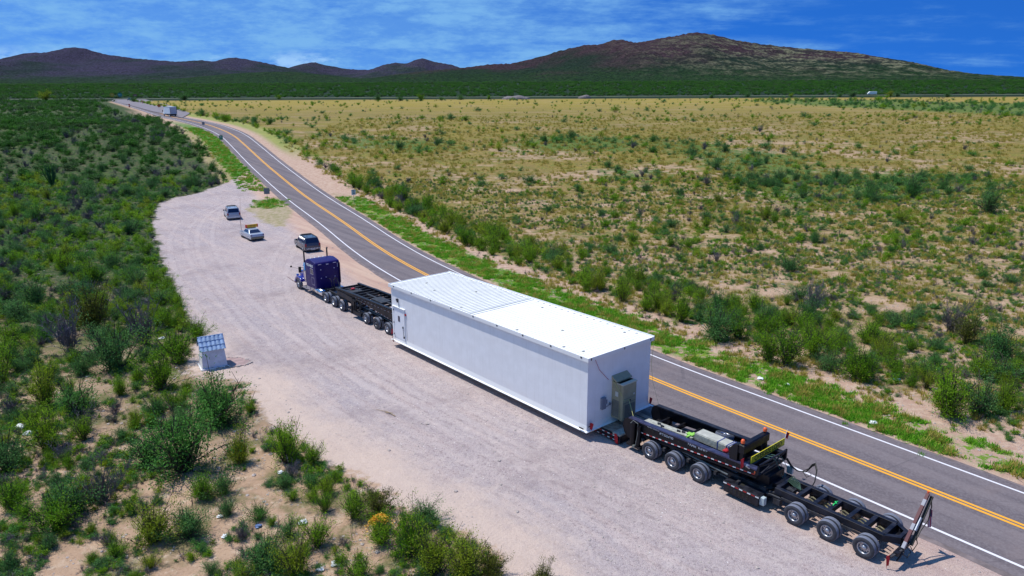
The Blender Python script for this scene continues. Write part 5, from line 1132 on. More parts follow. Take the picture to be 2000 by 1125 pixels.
for k, (x, y, s_, blue) in enumerate(((592, 1022, 1.2, 0), (656, 1100, 1.2, 0), (625, 1112, 1.0, 0), (905, 1122, 1.2, 0), (505, 1030, .9, 1), (548, 925, .9, 0), (318, 662, 1.5, 0), (40, 836, 1.8, 0), (55, 850, 1.6, 0), (1538, 712, 1.5, 1), (1752, 744, 1.4, 1), (1610, 686, 1.3, 0), (1705, 827, 1.4, 0), (1485, 741, 1.2, 0), (1538, 753, 1.0, 0), (1965, 737, 1.6, 0), (430, 1012, .8, 0), (440, 1050, .9, 0), (340, 694, 1.1, 0), (690, 1005, .8, 0))):
    p = at(x, y); o = bpy.data.objects.new('litter', CR3[k % 3]); COL.objects.link(o); o.location = (p[0], p[1], float(H(p[0], p[1])) + .06); o.scale = [s_ * .8] * 3; o.rotation_euler = (0, 0, k)
    if blue: o.data = CR3[k % 3].copy(); o.data.materials[0] = LITB
    tag(o, ('crumpled blue litter, ' if blue else 'crumpled white litter, ') + where(None, (x, y), 'litter'), 'litter', 'blue litter scraps' if blue else 'white litter scraps')
# pale earth mounds on the far edge of the field
for x, y, w_, lab in ((1008, 194, 26, 'wide grey earth mound at the far edge of the golden field'), (1142, 192.5, 13, 'smaller grey earth mound right of the wide one')):
    p = at(x, y); u = .42; bm = bmesh.new(); bmesh.ops.create_uvsphere(bm, u_segments=24, v_segments=10, radius=1)
    for v in bm.verts: v.co.x *= w_ * u * (1 + .1 * math.sin(v.co.y * 5)); v.co.y *= w_ * .25; v.co.z *= 2.9 * (1 + .15 * math.sin(v.co.x * .6))
    m = bpy.data.meshes.new('earth_mound'); bm.to_mesh(m); bm.free(); m.materials.append(mat('mound_earth', (.16, .14, .14), .95, var=.3, vscale=.8)); o = bpy.data.objects.new('earth_mound', m); COL.objects.link(o); o.location = (p[0], p[1], float(H0(p[0], p[1]))); tag(o, lab, 'mound')
# ================================================================== vegetation
def leaf_mat(name, dark, light, hue=(1, 1, 1), trans=.25):
    m = bpy.data.materials.new(name); m.use_nodes = True; t = NT(m.node_tree); b = t.n['Principled BSDF']
    oi = t.n.new('ShaderNodeObjectInfo'); ti = t.attr('tint'); r = oi.outputs['Random']
    f = t.math('ADD', t.math('MULTIPLY', ti, .75), t.math('MULTIPLY', t.math('SUBTRACT', r, .35), .45), clamp=True)
    c = t.mix(f, (*dark, 1), (*light, 1)); c = t.mix(t.ramp(t.math('FRACT', t.math('MULTIPLY', r, 7.3)), .55, 1., 0., .55), c, (*hue, 1))
    b.inputs['Roughness'].default_value = .7; b.inputs['Specular IOR Level'].default_value = .2; t.l.new(c, b.inputs['Base Color'])
    tr_ = t.n.new('ShaderNodeBsdfTranslucent'); t.l.new(c, tr_.inputs[0]); mx = t.n.new('ShaderNodeMixShader'); mx.inputs[0].default_value = trans
    out = t.n['Material Output']; t.l.new(b.outputs[0], mx.inputs[1]); t.l.new(tr_.outputs[0], mx.inputs[2]); t.l.new(mx.outputs[0], out.inputs[0]); return m
M_CRE = leaf_mat('creosote_leaf', (.075, .22, .008), (.32, .52, .02), (.36, .36, .03), .42)
M_MES = leaf_mat('mesquite_leaf', (.045, .165, .035), (.17, .34, .10), (.10, .30, .03), .38)
M_DEAD = leaf_mat('dead_twig', (.10, .085, .10), (.30, .26, .28), (.2, .17, .14), .0)
M_STEM = mat('shrub_stem', (.075, .06, .045), .9)
M_YEL = leaf_mat('dry_grass_blade', (.34, .27, .055), (.50, .42, .10), (.24, .29, .05), .4)
M_GRS = leaf_mat('green_grass_blade', (.07, .30, .01), (.25, .50, .03), (.36, .44, .06), .35)
def quads(me_name, V, mats, mi, tint, tri=False):
    k = 3 if tri else 4; n = len(V) // k; me = bpy.data.meshes.new(me_name)
    me.vertices.add(len(V)); me.vertices.foreach_set('co', np.asarray(V, np.float32).ravel()); me.loops.add(len(V)); me.loops.foreach_set('vertex_index', np.arange(len(V), dtype=np.int32))
    me.polygons.add(n); me.polygons.foreach_set('loop_start', np.arange(0, len(V), k, dtype=np.int32))
    for m in mats: me.materials.append(m)
    me.polygons.foreach_set('material_index', np.asarray(mi, np.int32)); a = me.attributes.new('tint', 'FLOAT', 'POINT'); a.data.foreach_set('value', np.asarray(tint, np.float32)); me.update(calc_edges=True); return me
def ribbons(P0, P1, r, rg):                              # crossed thin quads for twigs
    d = P1 - P0; a = np.cross(d, rg.normal(size=d.shape)); a /= np.linalg.norm(a, axis=1)[:, None] + 1e-9; b = np.cross(d, a); b /= np.linalg.norm(b, axis=1)[:, None] + 1e-9
    r = np.asarray(r)[:, None] if np.ndim(r) else r; out = []
    for q in (a, b): out.append(np.stack([P0 - q * r, P0 + q * r, P1 + q * r * .6, P1 - q * r * .6], 1))
    return np.concatenate(out).reshape(-1, 3)
def bush(kind, seed, ns, ncl, nl, leaf):
    rg = np.random.default_rng(seed); az = rg.uniform(0, 2 * np.pi, ns)
    spread = {'cre': .95, 'mes': 1.0, 'dead': .95}[kind]; lean = np.abs(rg.normal(0, .5, ns)) * spread + .08; lean = np.clip(lean, 0, 1.25)
    L = rg.uniform(.62, 1.08, ns) * (1 - .12 * lean); L[rg.random(ns) < .25] *= .7
    d = np.c_[np.cos(az) * np.sin(lean), np.sin(az) * np.sin(lean), np.cos(lean)]; side = rg.normal(0, .14, (ns, 3)); bend = -.13 if kind == 'mes' else .05
    off = np.c_[rg.normal(0, .06, (ns, 2)), np.zeros(ns)]
    lob = 1 + .25 * np.sin(az * 2 + rg.uniform(0, 6)) + .15 * np.sin(az * 3 + rg.uniform(0, 6)); L = L * lob
    def pt(i, t): t = t[:, None]; return off[i] + d[i] * L[i][:, None] * t + side[i] * t * t + np.array([0, 0, bend]) * t * t
    S0 = []; S1 = []; R = []; idx = np.arange(ns); rs = .011 if kind != 'dead' else .012
    for a, b in ((0, .35), (.35, .7), (.7, 1.)): S0.append(pt(idx, np.full(ns, a))); S1.append(pt(idx, np.full(ns, b))); R.append(np.full(ns, rs * (1 - .6 * a)))
    ntw = ns * (9 if kind == 'dead' else 3); ti = rg.integers(0, ns, ntw); tt = rg.uniform(.3, .98, ntw); p0 = pt(ti, tt); dd = d[ti] + rg.normal(0, .55, (ntw, 3)); dd[:, 2] += .25; dd /= np.linalg.norm(dd, axis=1)[:, None]
    p1 = p0 + dd * rg.uniform(.1, .28, ntw)[:, None]; S0.append(p0); S1.append(p1); R.append(np.full(ntw, .006))
    if kind == 'dead':
        n2 = ntw * 2; j = rg.integers(0, ntw, n2); q0 = p0[j] + (p1 - p0)[j] * rg.uniform(.3, 1, n2)[:, None]; e = dd[j] + rg.normal(0, .6, (n2, 3)); e /= np.linalg.norm(e, axis=1)[:, None]; S0.append(q0); S1.append(q0 + e * rg.uniform(.06, .15, n2)[:, None]); R.append(np.full(n2, .005))
    zmax = max(np.percentile(np.concatenate(S1)[:, 2], 97), .3)
    stem = ribbons(np.concatenate(S0), np.concatenate(S1), np.concatenate(R), rg); stem[:, 2] = np.maximum(stem[:, 2], -.02)
    if kind == 'dead': return stem / zmax, None, rg.random(len(stem) // 4).repeat(4), None
    ci = rg.integers(0, ns, ncl); ct = rg.uniform(.38, 1.04, ncl) ** .8; c = pt(ci, ct) + rg.normal(0, .05, (ncl, 3)); ctn = np.clip(rg.normal(.42, .24, ncl), 0, 1)
    sg = np.array([.075, .075, .075]) if kind == 'cre' else np.array([.10, .10, .06])
    P = np.repeat(c, nl, 0) + rg.normal(0, 1, (ncl * nl, 3)) * sg; P[:, 2] = np.maximum(P[:, 2], .03); tn = np.repeat(ctn, nl) + rg.normal(0, .12, ncl * nl)
    u = rg.normal(size=P.shape); u[:, 2] += .35 if kind == 'cre' else .1; u /= np.linalg.norm(u, axis=1)[:, None]; v = np.cross(u, rg.normal(size=P.shape)); v /= np.linalg.norm(v, axis=1)[:, None]; s_ = (leaf * rg.uniform(.6, 1.4, len(P)))[:, None]
    Lf = np.stack([P - u * s_, P - v * s_ * .42, P + u * s_, P + v * s_ * .42], 1).reshape(-1, 3)
    return stem / zmax, Lf / zmax, np.zeros(len(stem)), np.clip(tn, 0, 1).repeat(4)
PROTO = {}
for kind, M in (('cre', M_CRE), ('mes', M_MES), ('dead', M_DEAD)):
    hi, lo = [], []
    for k in range(5 if kind != 'dead' else 4):
        st_, lf, tt_, tl = bush(kind, 100 + k * 7 + len(kind) * 31, 52 + 6 * k if kind != 'dead' else 30 + 4 * k, 170 + 30 * k, 24, .021)
        if lf is None: hi.append((quads('dead_branches', st_, [M_DEAD], np.zeros(len(st_) // 4), tt_), None, None)); continue
        sm = quads('stems', st_, [M_STEM], np.zeros(len(st_) // 4), tt_); fm = quads('foliage', lf, [M], np.zeros(len(lf) // 4), tl)
        wm = quads('shrub', np.concatenate([lf, st_]), [M, M_STEM], np.r_[np.zeros(len(lf) // 4), np.ones(len(st_) // 4)], np.r_[tl, tt_]); hi.append((wm, sm, fm))
    for k in range(4):
        st_, lf, tt_, tl = bush(kind, 500 + k * 5 + len(kind) * 17, 16 if kind != 'dead' else 12, 95, 9, .045)
        if lf is None: lo.append(quads('dead_branches_low', st_, [M_DEAD], np.zeros(len(st_) // 4), tt_))
        else: lo.append(quads('shrub_low', np.concatenate([lf, st_]), [M, M_STEM], np.r_[np.zeros(len(lf) // 4), np.ones(len(st_) // 4)], np.r_[tl, tt_]))
    PROTO[kind] = (hi, lo)

M_DK = leaf_mat('cloud_shade_leaf', (.022, .11, .010), (.085, .25, .022), (.09, .10, .07), .32)  # leaf colour darkened to stand for cloud shade over the far scrub
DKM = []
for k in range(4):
    st_, lf, tt_, tl = bush('mes' if k % 2 else 'cre', 900 + k, 16, 95, 9, .05); DKM.append(quads('shaded_shrub', np.concatenate([lf, st_]), [M_DK, M_STEM], np.r_[np.zeros(len(lf) // 4), np.ones(len(st_) // 4)], np.r_[tl, tt_]))
# candidate positions
def zone(x0, x1, y0, y1, c, seed):
    rg = np.random.default_rng(seed); xs = np.arange(x0, x1, c); ys = np.arange(y0, y1, c); A, B = np.meshgrid(xs, ys)
    return np.c_[(A + rg.uniform(-.48, .48, A.shape) * c).ravel(), (B + rg.uniform(-.48, .48, B.shape) * c).ravel()], c
Z_ = [zone(-75, 75, 14, 72, 1.2, 1), zone(-130, 130, 72, 150, 1.75, 2), zone(-240, 240, 150, 300, 2.9, 3), zone(-480, 470, 300, 590, 5.2, 4)]
P2 = np.concatenate([z[0] for z in Z_]); CE = np.concatenate([np.full(len(z[0]), z[1]) for z in Z_])
P3 = np.c_[P2, H0(P2[:, 0], P2[:, 1])]; PX, PY = proj(P3); k_ = (PX > -160) & (PX < 2160) & (PY < 1230)
P2, CE, PX, PY = P2[k_], CE[k_], PX[k_], PY[k_]
LA = line_dist(P2[:, 0], P2[:, 1], ROADC); LO = poly_sd(P2[:, 0], P2[:, 1], LOT); GG = green_field(P2[:, 0], P2[:, 1]); rg = np.random.default_rng(99); N_ = len(P2)
cn = fbm(P2[:, 0] / 5.5, P2[:, 1] / 5.5, 21, 3); cn2 = fbm(P2[:, 0] / 24., P2[:, 1] / 24., 33, 3); U = rg.random(N_); x_, y_ = P2.T
hwyy = np.interp(x_, HWY[:, 0], HWY[:, 1]); nohwy = np.abs(y_ - hwyy) > 20
left = nohwy & (y_ < hwyy) & (LA < -5.5) & (LO < -.45) & ~((y_ > 128) & (LA > -10.5)) & ~((y_ > 300) & (LA > -16))
base = np.interp(PY, [190, 400, 500, 620, 720, 820, 950, 1125], [.97, .97, .96, .93, .84, .58, .46, .46])
pl_l = np.clip(base + (cn - .5) * 4.2 * np.minimum(1, 1.35 * (1 - base) + .12), 0, .97)
band = (LA > np.interp(y_, [20, 60, 110], [11.6, 11.0, 10.2])) & (LA < np.interp(y_, [20, 45, 90, 150], [12, 21, 19, 14])); field = nohwy & (LA >= np.interp(y_, [20, 60, 110], [11.6, 11.0, 10.2])) & ~band & ((y_ < 235) | (LA > 12))
pb = np.clip(np.interp(y_, [20, 38, 60, 160], [.22, .45, .82, .9]) + (cn - .5) * 1.4, 0, 1)
ff = np.interp(y_, [20, 60, 110, 180, 300, 600], [.42, .40, .30, .20, .17, .13]) * np.interp(LA, [10, 40, 120], [1.25, 1.0, .8])
pf_ = np.clip(ff + (cn - .52) * 2.0 * np.interp(y_, [60, 200], [1, .6]) + (cn2 - .5) * 1.7 * np.interp(y_, [60, 250], [1, .4]), 0, .9); pf_ = np.where(GG > -1.2, np.maximum(pf_, .50), pf_)
pr = np.where(left, pl_l, 0) + np.where(band, pb, 0) + np.where(field, pf_, 0)
shr = at(415, 716); clear = (np.hypot(x_ - shr[0], y_ - shr[1]) < 2.4) | (((x_ - shr[0] - 1.0) ** 2 + ((y_ - shr[1] + 1.5) / 1.2) ** 2) < 2.5 ** 2)
MAN = [(345, 708, 62, 'cre'), (386, 664, 40, 'cre'), (360, 918, 108, 'mes'), (292, 905, 58, 'mes'), (425, 826, 86, 'mes'), (490, 806, 24, 'cre'), (468, 905, 64, 'cre'), (560, 905, 78, 'cre'), (610, 908, 44, 'cre'),
       (318, 760, 66, 'cre'), (225, 722, 76, 'mes'), (188, 650, 78, 'olive'), (285, 676, 84, 'dead'), (140, 690, 80, 'dead'), (90, 795, 66, 'cre'), (150, 812, 60, 'mes'), (165, 842, 40, 'dead'), (95, 880, 70, 'cre'), (200, 985, 66, 'dead'),
       (165, 975, 40, 'cre'), (110, 1040, 58, 'cre'), (300, 1060, 70, 'cre'), (370, 1050, 54, 'mes'), (635, 1000, 40, 'cre'), (640, 965, 36, 'cre'), (578, 1120, 70, 'cre'), (520, 1105, 60, 'mes'), (740, 1005, 50, 'olive'), (692, 1010, 52, 'cre'), (808, 1085, 88, 'cre'), (850, 1120, 88, 'cre'), (915, 1130, 82, 'cre'), (960, 1128, 56, 'olive'),
       (745, 1060, 52, 'cre'), (1060, 1145, 40, 'olive'), (15, 920, 60, 'mes'), (25, 1000, 50, 'cre'), (70, 835, 34, 'cre'), (440, 965, 40, 'mes'), (395, 975, 44, 'cre'), (700, 1125, 46, 'cre'), (20, 1120, 34, 'mes'), (555, 955, 30, 'mes'), (620, 1065, 54, 'cre'),
       (1850, 812, 78, 'cre'), (1910, 808, 60, 'mes'), (1960, 800, 50, 'cre'), (1500, 705, 60, 'cre'), (1535, 712, 70, 'cre'), (1672, 742, 58, 'cre'), (1590, 700, 60, 'cre'), (1690, 745, 54, 'cre'), (1400, 662, 62, 'mes'), (1440, 660, 48, 'cre'), (1330, 628, 52, 'cre'), (1215, 590, 46, 'cre'), (1855, 650, 54, 'dead'), (1585, 612, 60, 'dead'), (1890, 672, 50, 'olive'), (1945, 700, 50, 'mes'), (1495, 430, 30, 'cre'), (1780, 384, 36, 'mes'), (1930, 415, 40, 'mes')]
MP = np.array([at(a, b)[:2] for a, b, _, _ in MAN]); MD = np.array([np.linalg.norm(np.array([*q, 0]) - CO) for q in MP]); MS = np.array([h_ * d / CF for (_, _, h_, _), d in zip(MAN, MD)])
for q, s_ in zip(MP, MS): clear |= np.hypot(x_ - q[0], y_ - q[1]) < s_ * .55 + .3
keep = (U < pr) & ~clear
x_, y_, CE, PX, PY, LA, LO, left, band, GG = (a[keep] for a in (x_, y_, CE, PX, PY, LA, LO, left, band, GG)); n_ = len(x_)
rg = np.random.default_rng(5); dist = np.sqrt(x_ ** 2 + y_ ** 2 + CH ** 2)
hgt = rg.lognormal(0, .38, n_) * np.where(left, np.interp(y_, [20, 60, 150, 300, 600], [.60, .92, 1.0, 1.25, 1.6]), np.where(band, np.interp(y_, [20, 60, 100], [.75, 1.0, 1.2]), np.interp(y_, [20, 80, 200, 600], [.65, .72, .85, 1.15])))
hgt = np.where(GG > 0, hgt * 1.35, hgt); hgt = np.minimum(hgt, np.where(y_ < 300, 2.6, 3.6)); edge = left & (LO > -2.5) & (y_ < 130); hgt = np.where(edge, np.minimum(hgt, 1.5), hgt)
gn = fbm(x_ / 12., y_ / 12., 77, 3); r_ = rg.random(n_); pd_ = np.where(left, np.where(y_ < 60, .14, .20 + (gn - .5) * 1.0), np.where(band, .06, .20)); pd_ = np.where(edge & (y_ > 45), .02, np.clip(pd_, 0, .6)); pm = np.where(left, .36, np.where(band, .20, .26)); pm = np.where(edge & (y_ > 45), .12, pm); pm = np.where(GG > 0, .62, pm)
KIND = np.where(r_ < pd_, 2, np.where(r_ < pd_ + pm, 1, 0)); hgt = np.where(KIND == 2, hgt * .8, hgt); KN = ('cre', 'mes', 'dead')
NAME = {'cre': 'creosote_bush', 'mes': 'mesquite_bush', 'dead': 'dead_bush', 'olive': 'creosote_bush'}
DESC = {'cre': 'olive-green bush', 'mes': 'blue-green bush', 'dead': 'leafless grey bush', 'olive': 'dark olive bush'}
HZ = H(x_, y_)

def place_bush(kind, x, y, z, h_, w_, seed, label, group, parts):
    hi, lo = PROTO['cre' if kind == 'olive' else kind]; q = hi[seed % len(hi)]; w_ *= 1.12 if h_ < 2 else .9
    loc = (x, y, z - .03); rot = (0, 0, (seed * 2.399) % 6.283); sc = (h_ * w_, h_ * w_, h_)
    if parts and q[1] is not None:
        r = empty(NAME[kind], loc, rot[2], label, 'bush', group); r.scale = sc
        for nm, dt in (('stems', q[1]), ('foliage', q[2])): o = bpy.data.objects.new(nm, dt); COL.objects.link(o); o.parent = r
        if kind == 'olive': 
            for o in r.children:
                if o.name.startswith('foliage'): o.data = olive_mesh(q[2])
    else:
        r = bpy.data.objects.new(NAME[kind], q[0]); COL.objects.link(r); r.location = loc; r.rotation_euler = rot; r.scale = sc; tag(r, label, 'bush', group)
    return r
_ol = {}
def olive_mesh(m):
    if m.name not in _ol: c = m.copy(); c.materials[0] = M_OLI; _ol[m.name] = c
    return _ol[m.name]
M_OLI = leaf_mat('olive_leaf', (.06, .08, .008), (.19, .20, .02), (.2, .17, .02))
WHERE = ['below the gravel pull-off in the foreground', 'between the sandy patches left of the shrine', 'at the gravel edge', 'across the road']
MANLAB = {0: 'round green bush directly left of the small shrine', 1: 'green bush behind the small shrine', 2: 'largest dark blue-green bush in the left foreground, grey twigs at its foot', 4: 'wide feathery blue-green bush just below the small shrine', 5: 'little bright green bush alone on the gravel edge below the shrine', 7: 'yellow-green bush jutting onto the gravel, left foreground', 11: 'dark olive dome-shaped bush standing above the grey thicket left of the shrine', 12: 'wide grey leafless bush left of the shrine above the pale litter', 18: 'spiky grey dead bush on bare sand in the lower left', 27: 'olive bush at the gravel edge above the yellow flowers', 29: 'tall olive-green bush at the bottom edge, right of the yellow flowers', 44: 'wide green bush beside the dirt strip near the right edge of the photo', 51: 'feathery bush by the blue litter beyond the road', 56: 'bare dark-branched bush in the right field near the edge of the photo', 57: 'bare grey shrub in the middle of the right field'}
for k, ((a, b, hp, kd), q, s_) in enumerate(zip(MAN, MP, MS)):
    side_ = 'left foreground beside the gravel' if q[0] < 5 and q[1] < 70 else 'field beyond the road'
    lab = MANLAB.get(k); grp = None
    if not lab: lab = f'large {DESC[kd]}, ' + ('left foreground, ' if q[0] < 5 and q[1] < 70 else 'beyond the road, ') + where((q[0], q[1], 0)); grp = f'sizeable {kd} bushes, {side_}'.replace('cre ', 'green ').replace('mes ', 'blue-green ')
    place_bush(kd, q[0], q[1], float(H(q[0], q[1])), s_ * 1.04, RNG.uniform(.82, 1.05), 3 * k + 1, lab, grp, True)
stuffK = {0: [], 1: [], 2: []}
for kk in range(3):
    ix = np.where(KIND == kk)[0]; vis = (PX[ix] > -20) & (PX[ix] < 2020) & (PY[ix] < 1160); sz = hgt[ix] / dist[ix] * vis; o_ = ix[np.argsort(-sz)]
    nman = sum(1 for m_ in MAN if (m_[3] in (('cre', 'olive'), ('mes',), ('dead',))[kk])); nI = 298 - nman
    for c, i in enumerate(o_[:nI]):
        big = 'tall' if hgt[i] > 1.25 else 'low'
        reg = ('in the sandy foreground scrub left of the gravel' if y_[i] < 58 else 'in the dense scrub beyond the shrine') if left[i] else ('in the thick row along the far road verge' if band[i] else 'scattered over the dry field right of the road')
        lab = f'{big} {DESC[KN[kk]]}, ' + (('foreground scrub' if y_[i] < 58 else 'dense left scrub') if left[i] else ('far road verge' if band[i] else 'right field')) + ', ' + where((x_[i], y_[i], HZ[i])); place_bush(KN[kk], x_[i], y_[i], HZ[i], hgt[i], rg.uniform(.8, 1.15), int(i), lab, f'{big} {DESC[KN[kk]].replace("bush", "bushes")} {reg}', c < 110)
    stuffK[kk] = o_[nI:]

def scatter(name, pts, rotz, scl, idx, protos, label, tilt=None):
    n = len(pts); me = bpy.data.meshes.new(name); me.vertices.add(n); me.vertices.foreach_set('co', np.asarray(pts, np.float32).ravel())
    R = np.zeros((n, 3), np.float32); R[:, 2] = rotz
    if tilt is not None: R[:, :2] = tilt
    S = np.asarray(scl, np.float32); S = np.repeat(S[:, None], 3, 1) if S.ndim == 1 else S
    a = me.attributes.new('rot', 'FLOAT_VECTOR', 'POINT'); a.data.foreach_set('vector', R.ravel()); a = me.attributes.new('scl', 'FLOAT_VECTOR', 'POINT'); a.data.foreach_set('vector', S.ravel())
    a = me.attributes.new('idx', 'INT', 'POINT'); a.data.foreach_set('value', np.asarray(idx, np.int32))
    ob = bpy.data.objects.new(name, me); COL.objects.link(ob); tag(ob, label, kind='stuff')
    ng = bpy.data.node_groups.new(name + '_nodes', 'GeometryNodeTree'); ng.interface.new_socket('Geometry', in_out='INPUT', socket_type='NodeSocketGeometry'); ng.interface.new_socket('Geometry', in_out='OUTPUT', socket_type='NodeSocketGeometry')
    N, L = ng.nodes, ng.links; gi, go = N.new('NodeGroupInput'), N.new('NodeGroupOutput'); jn = N.new('GeometryNodeJoinGeometry')
    def na(nm, ty): q = N.new('GeometryNodeInputNamedAttribute'); q.data_type = ty; q.inputs[0].default_value = nm; return q.outputs[0]
    rot = N.new('FunctionNodeEulerToRotation'); L.new(na('rot', 'FLOAT_VECTOR'), rot.inputs[0]); sc = na('scl', 'FLOAT_VECTOR'); ia = na('idx', 'INT')
    for k, p in enumerate(protos):
        oi = N.new('GeometryNodeObjectInfo'); oi.transform_space = 'ORIGINAL'; oi.inputs['Object'].default_value = p; oi.inputs['As Instance'].default_value = False
        cmp_ = N.new('FunctionNodeCompare'); cmp_.data_type = 'INT'; cmp_.operation = 'EQUAL'; L.new(ia, cmp_.inputs[2]); cmp_.inputs[3].default_value = k
        ip = N.new('GeometryNodeInstanceOnPoints'); L.new(gi.outputs[0], ip.inputs['Points']); L.new(cmp_.outputs[0], ip.inputs['Selection']); L.new(oi.outputs['Geometry'], ip.inputs['Instance'])
        L.new(rot.outputs[0], ip.inputs['Rotation']); L.new(sc, ip.inputs['Scale']); L.new(ip.outputs[0], jn.inputs[0])
    L.new(jn.outputs[0], go.inputs[0]); md = ob.modifiers.new('scatter', 'NODES'); md.node_group = ng; return ob
# the farthest single plants double as the pattern for the masses behind them
PAT = {}
for kk, kn in enumerate(KN):
    PAT[kn] = []
    for j, m_ in enumerate(PROTO[kn][1]):
        i = stuffK[kk][j]; o = bpy.data.objects.new(NAME[kn], m_); COL.objects.link(o); o.location = (x_[i], y_[i], HZ[i]); o.scale = [hgt[i]] * 3
        PAT[kn].append(o); big = 'mid-sized'; tag(o, f'mid-sized {DESC[kn]}, ' + where(o.location), 'bush', f'mid-sized {DESC[kn].replace("bush", "bushes")}')
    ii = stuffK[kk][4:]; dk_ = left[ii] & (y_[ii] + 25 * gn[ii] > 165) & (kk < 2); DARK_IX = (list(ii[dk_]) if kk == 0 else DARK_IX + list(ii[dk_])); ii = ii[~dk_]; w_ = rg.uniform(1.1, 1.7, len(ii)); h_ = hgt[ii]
    scatter({'cre': 'green_scrub', 'mes': 'bluegreen_scrub', 'dead': 'grey_scrub'}[kn], np.c_[x_[ii], y_[ii], HZ[ii] - .05], rg.uniform(0, 6.28, len(ii)), np.c_[h_ * w_, h_ * w_, h_], rg.integers(0, 4, len(ii)), PAT[kn], f'mass of {DESC[kn].replace("bush", "bushes")} too small and far to count')

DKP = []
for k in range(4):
    i = DARK_IX[k * 7]; o = bpy.data.objects.new('shaded_shrub', DKM[k]); COL.objects.link(o); o.location = (x_[i], y_[i], HZ[i]); o.scale = [hgt[i]] * 3; tag(o, 'dark green shrub, ' + where(o.location), 'shrub', 'shrubs darkened for cloud shade in the far left scrub'); DKP.append(o)
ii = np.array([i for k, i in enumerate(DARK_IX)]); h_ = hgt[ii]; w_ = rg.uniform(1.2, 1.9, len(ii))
scatter('shaded_scrub', np.c_[x_[ii], y_[ii], HZ[ii] - .05], rg.uniform(0, 6.28, len(ii)), np.c_[h_ * w_, h_ * w_, h_], rg.integers(0, 4, len(ii)), DKP, 'dense green scrub covering the far left plain, darkened for cloud shade')
# ---- small herbs, grasses, stones
def sample(n, x0, x1, y0, y1, seed, power=1.):
    rg = np.random.default_rng(seed); u = rg.random(n); yy = y0 + (y1 - y0) * u ** power; xx = rg.uniform(-1, 1, n) * (yy * .76 + 14); m = (xx > x0) & (xx < x1); return xx[m], yy[m]
def tuft(seed, n, m, hgt_, wd, spread):
    rg = np.random.default_rng(seed); az = rg.uniform(0, 6.283, n); le = np.abs(rg.normal(0, spread, n)); b0 = np.c_[rg.normal(0, .09, (n, 2)), np.zeros(n)]; d = np.c_[np.cos(az) * np.sin(le), np.sin(az) * np.sin(le), np.cos(le)] * (hgt_ * rg.uniform(.5, 1.1, n))[:, None]
    s_ = np.c_[-np.sin(az), np.cos(az), np.zeros(n)] * wd; p = np.stack([b0 - s_, b0 + s_, b0 + d + s_ * .3, b0 + d - s_ * .3], 1).reshape(-1, 3); return quads('blades', p, [m], np.zeros(n), np.clip(rg.normal(.5, .25, n), 0, 1).repeat(4))
def one(name, m_, px, py, s_, label, cat, group):
    p = at(px, py); o = bpy.data.objects.new(name, m_); COL.objects.link(o); o.location = (p[0], p[1], float(H(p[0], p[1]))); o.scale = [s_] * 3; return tag(o, label + ', ' + where(p), cat, group)
TY_ = [one('grass_tuft', tuft(k, 34, M_YEL, .42, .016, .55), *q, 1., 'dry yellow grass tuft', 'grass tuft', 'dry grass tufts at the field edge') for k, q in enumerate(((1700, 790), (1820, 850), (1600, 745)))]
TG_ = [one('grass_tuft', tuft(20 + k, 40, M_GRS, .26, .02, .7), *q, 1., 'green verge grass tuft', 'grass tuft', 'green verge tufts') for k, q in enumerate(((1500, 770), (1650, 830), (1800, 890)))]
xx, yy = sample(90000, -60, 320, 16, 330, 31, 1.35); la = line_dist(xx, yy, ROADC); q = fbm(xx / 3.2, yy / 3.2, 61, 3); m = (la > 8.5) & (q + rg.uniform(-.12, .12, len(q)) > np.interp(yy, [20, 60, 150], [.50, .47, .42])) & (rg.random(len(q)) < np.interp(yy, [150, 320], [.8, .12]))
xx, yy = xx[m], yy[m]; s_ = rg.uniform(.5, 1.25, len(xx)) * np.interp(yy, [20, 200], [.8, 1.9])
scatter('dry_grass', np.c_[xx, yy, H(xx, yy) - .02], rg.uniform(0, 6.28, len(xx)), np.c_[s_ * 1.25, s_ * 1.25, s_ * .8], rg.integers(0, 3, len(xx)), TY_, 'dry golden grass growing over the field right of the road')
xx, yy = sample(260000, -60, 60, 10, 140, 37, 1.1); la = line_dist(xx, yy, ROADC); q = fbm(xx / 1.3, yy / 1.3, 71, 3); wdt = np.interp(yy, [18, 60], [7.3, 8.8]) + (fbm(xx / 4, yy / 4, 73, 2) - .5) * 2.4
m = (la > 4.6) & (la < wdt + rg.normal(0, .45, len(la))) & (q + rg.normal(0, .05, len(la)) > np.interp(yy, [20, 40, 80], [.50, .48, .45])) & (yy < 132)
xx, yy = xx[m], yy[m]; s_ = rg.uniform(.5, 1.2, len(xx))
x2 = rg.uniform(-110, -30, 30000); y2 = rg.uniform(100, 250, 30000); l2 = line_dist(x2, y2, ROADC); g2 = poly_sd(x2, y2, ISG); m2 = (g2 + rg.normal(0, .8, len(g2)) > 0) | ((l2 < -4.8) & (l2 > -8.8 + rg.normal(0, .8, len(l2))) & (y2 > 138) & (y2 < 240))
x2, y2 = x2[m2], y2[m2]; xx, yy = np.r_[xx, x2], np.r_[yy, y2]; s_ = np.r_[s_, rg.uniform(.6, 1.6, len(x2))]
scatter('verge_grass', np.c_[xx, yy, H(xx, yy) - .02], rg.uniform(0, 6.28, len(xx)), np.c_[s_ * 1.5, s_ * 1.5, s_], np.where(rg.random(len(xx)) < .14, 3, rg.integers(0, 3, len(xx))), TG_ + TY_[:1], 'bright green grass strip along the far road verge')
xx, yy = sample(85000, -110, 150, 15, 150, 41, 1.15); la = line_dist(xx, yy, ROADC); lo_ = poly_sd(xx, yy, LOT); q = fbm(xx / 3.5, yy / 3.5, 81, 3)
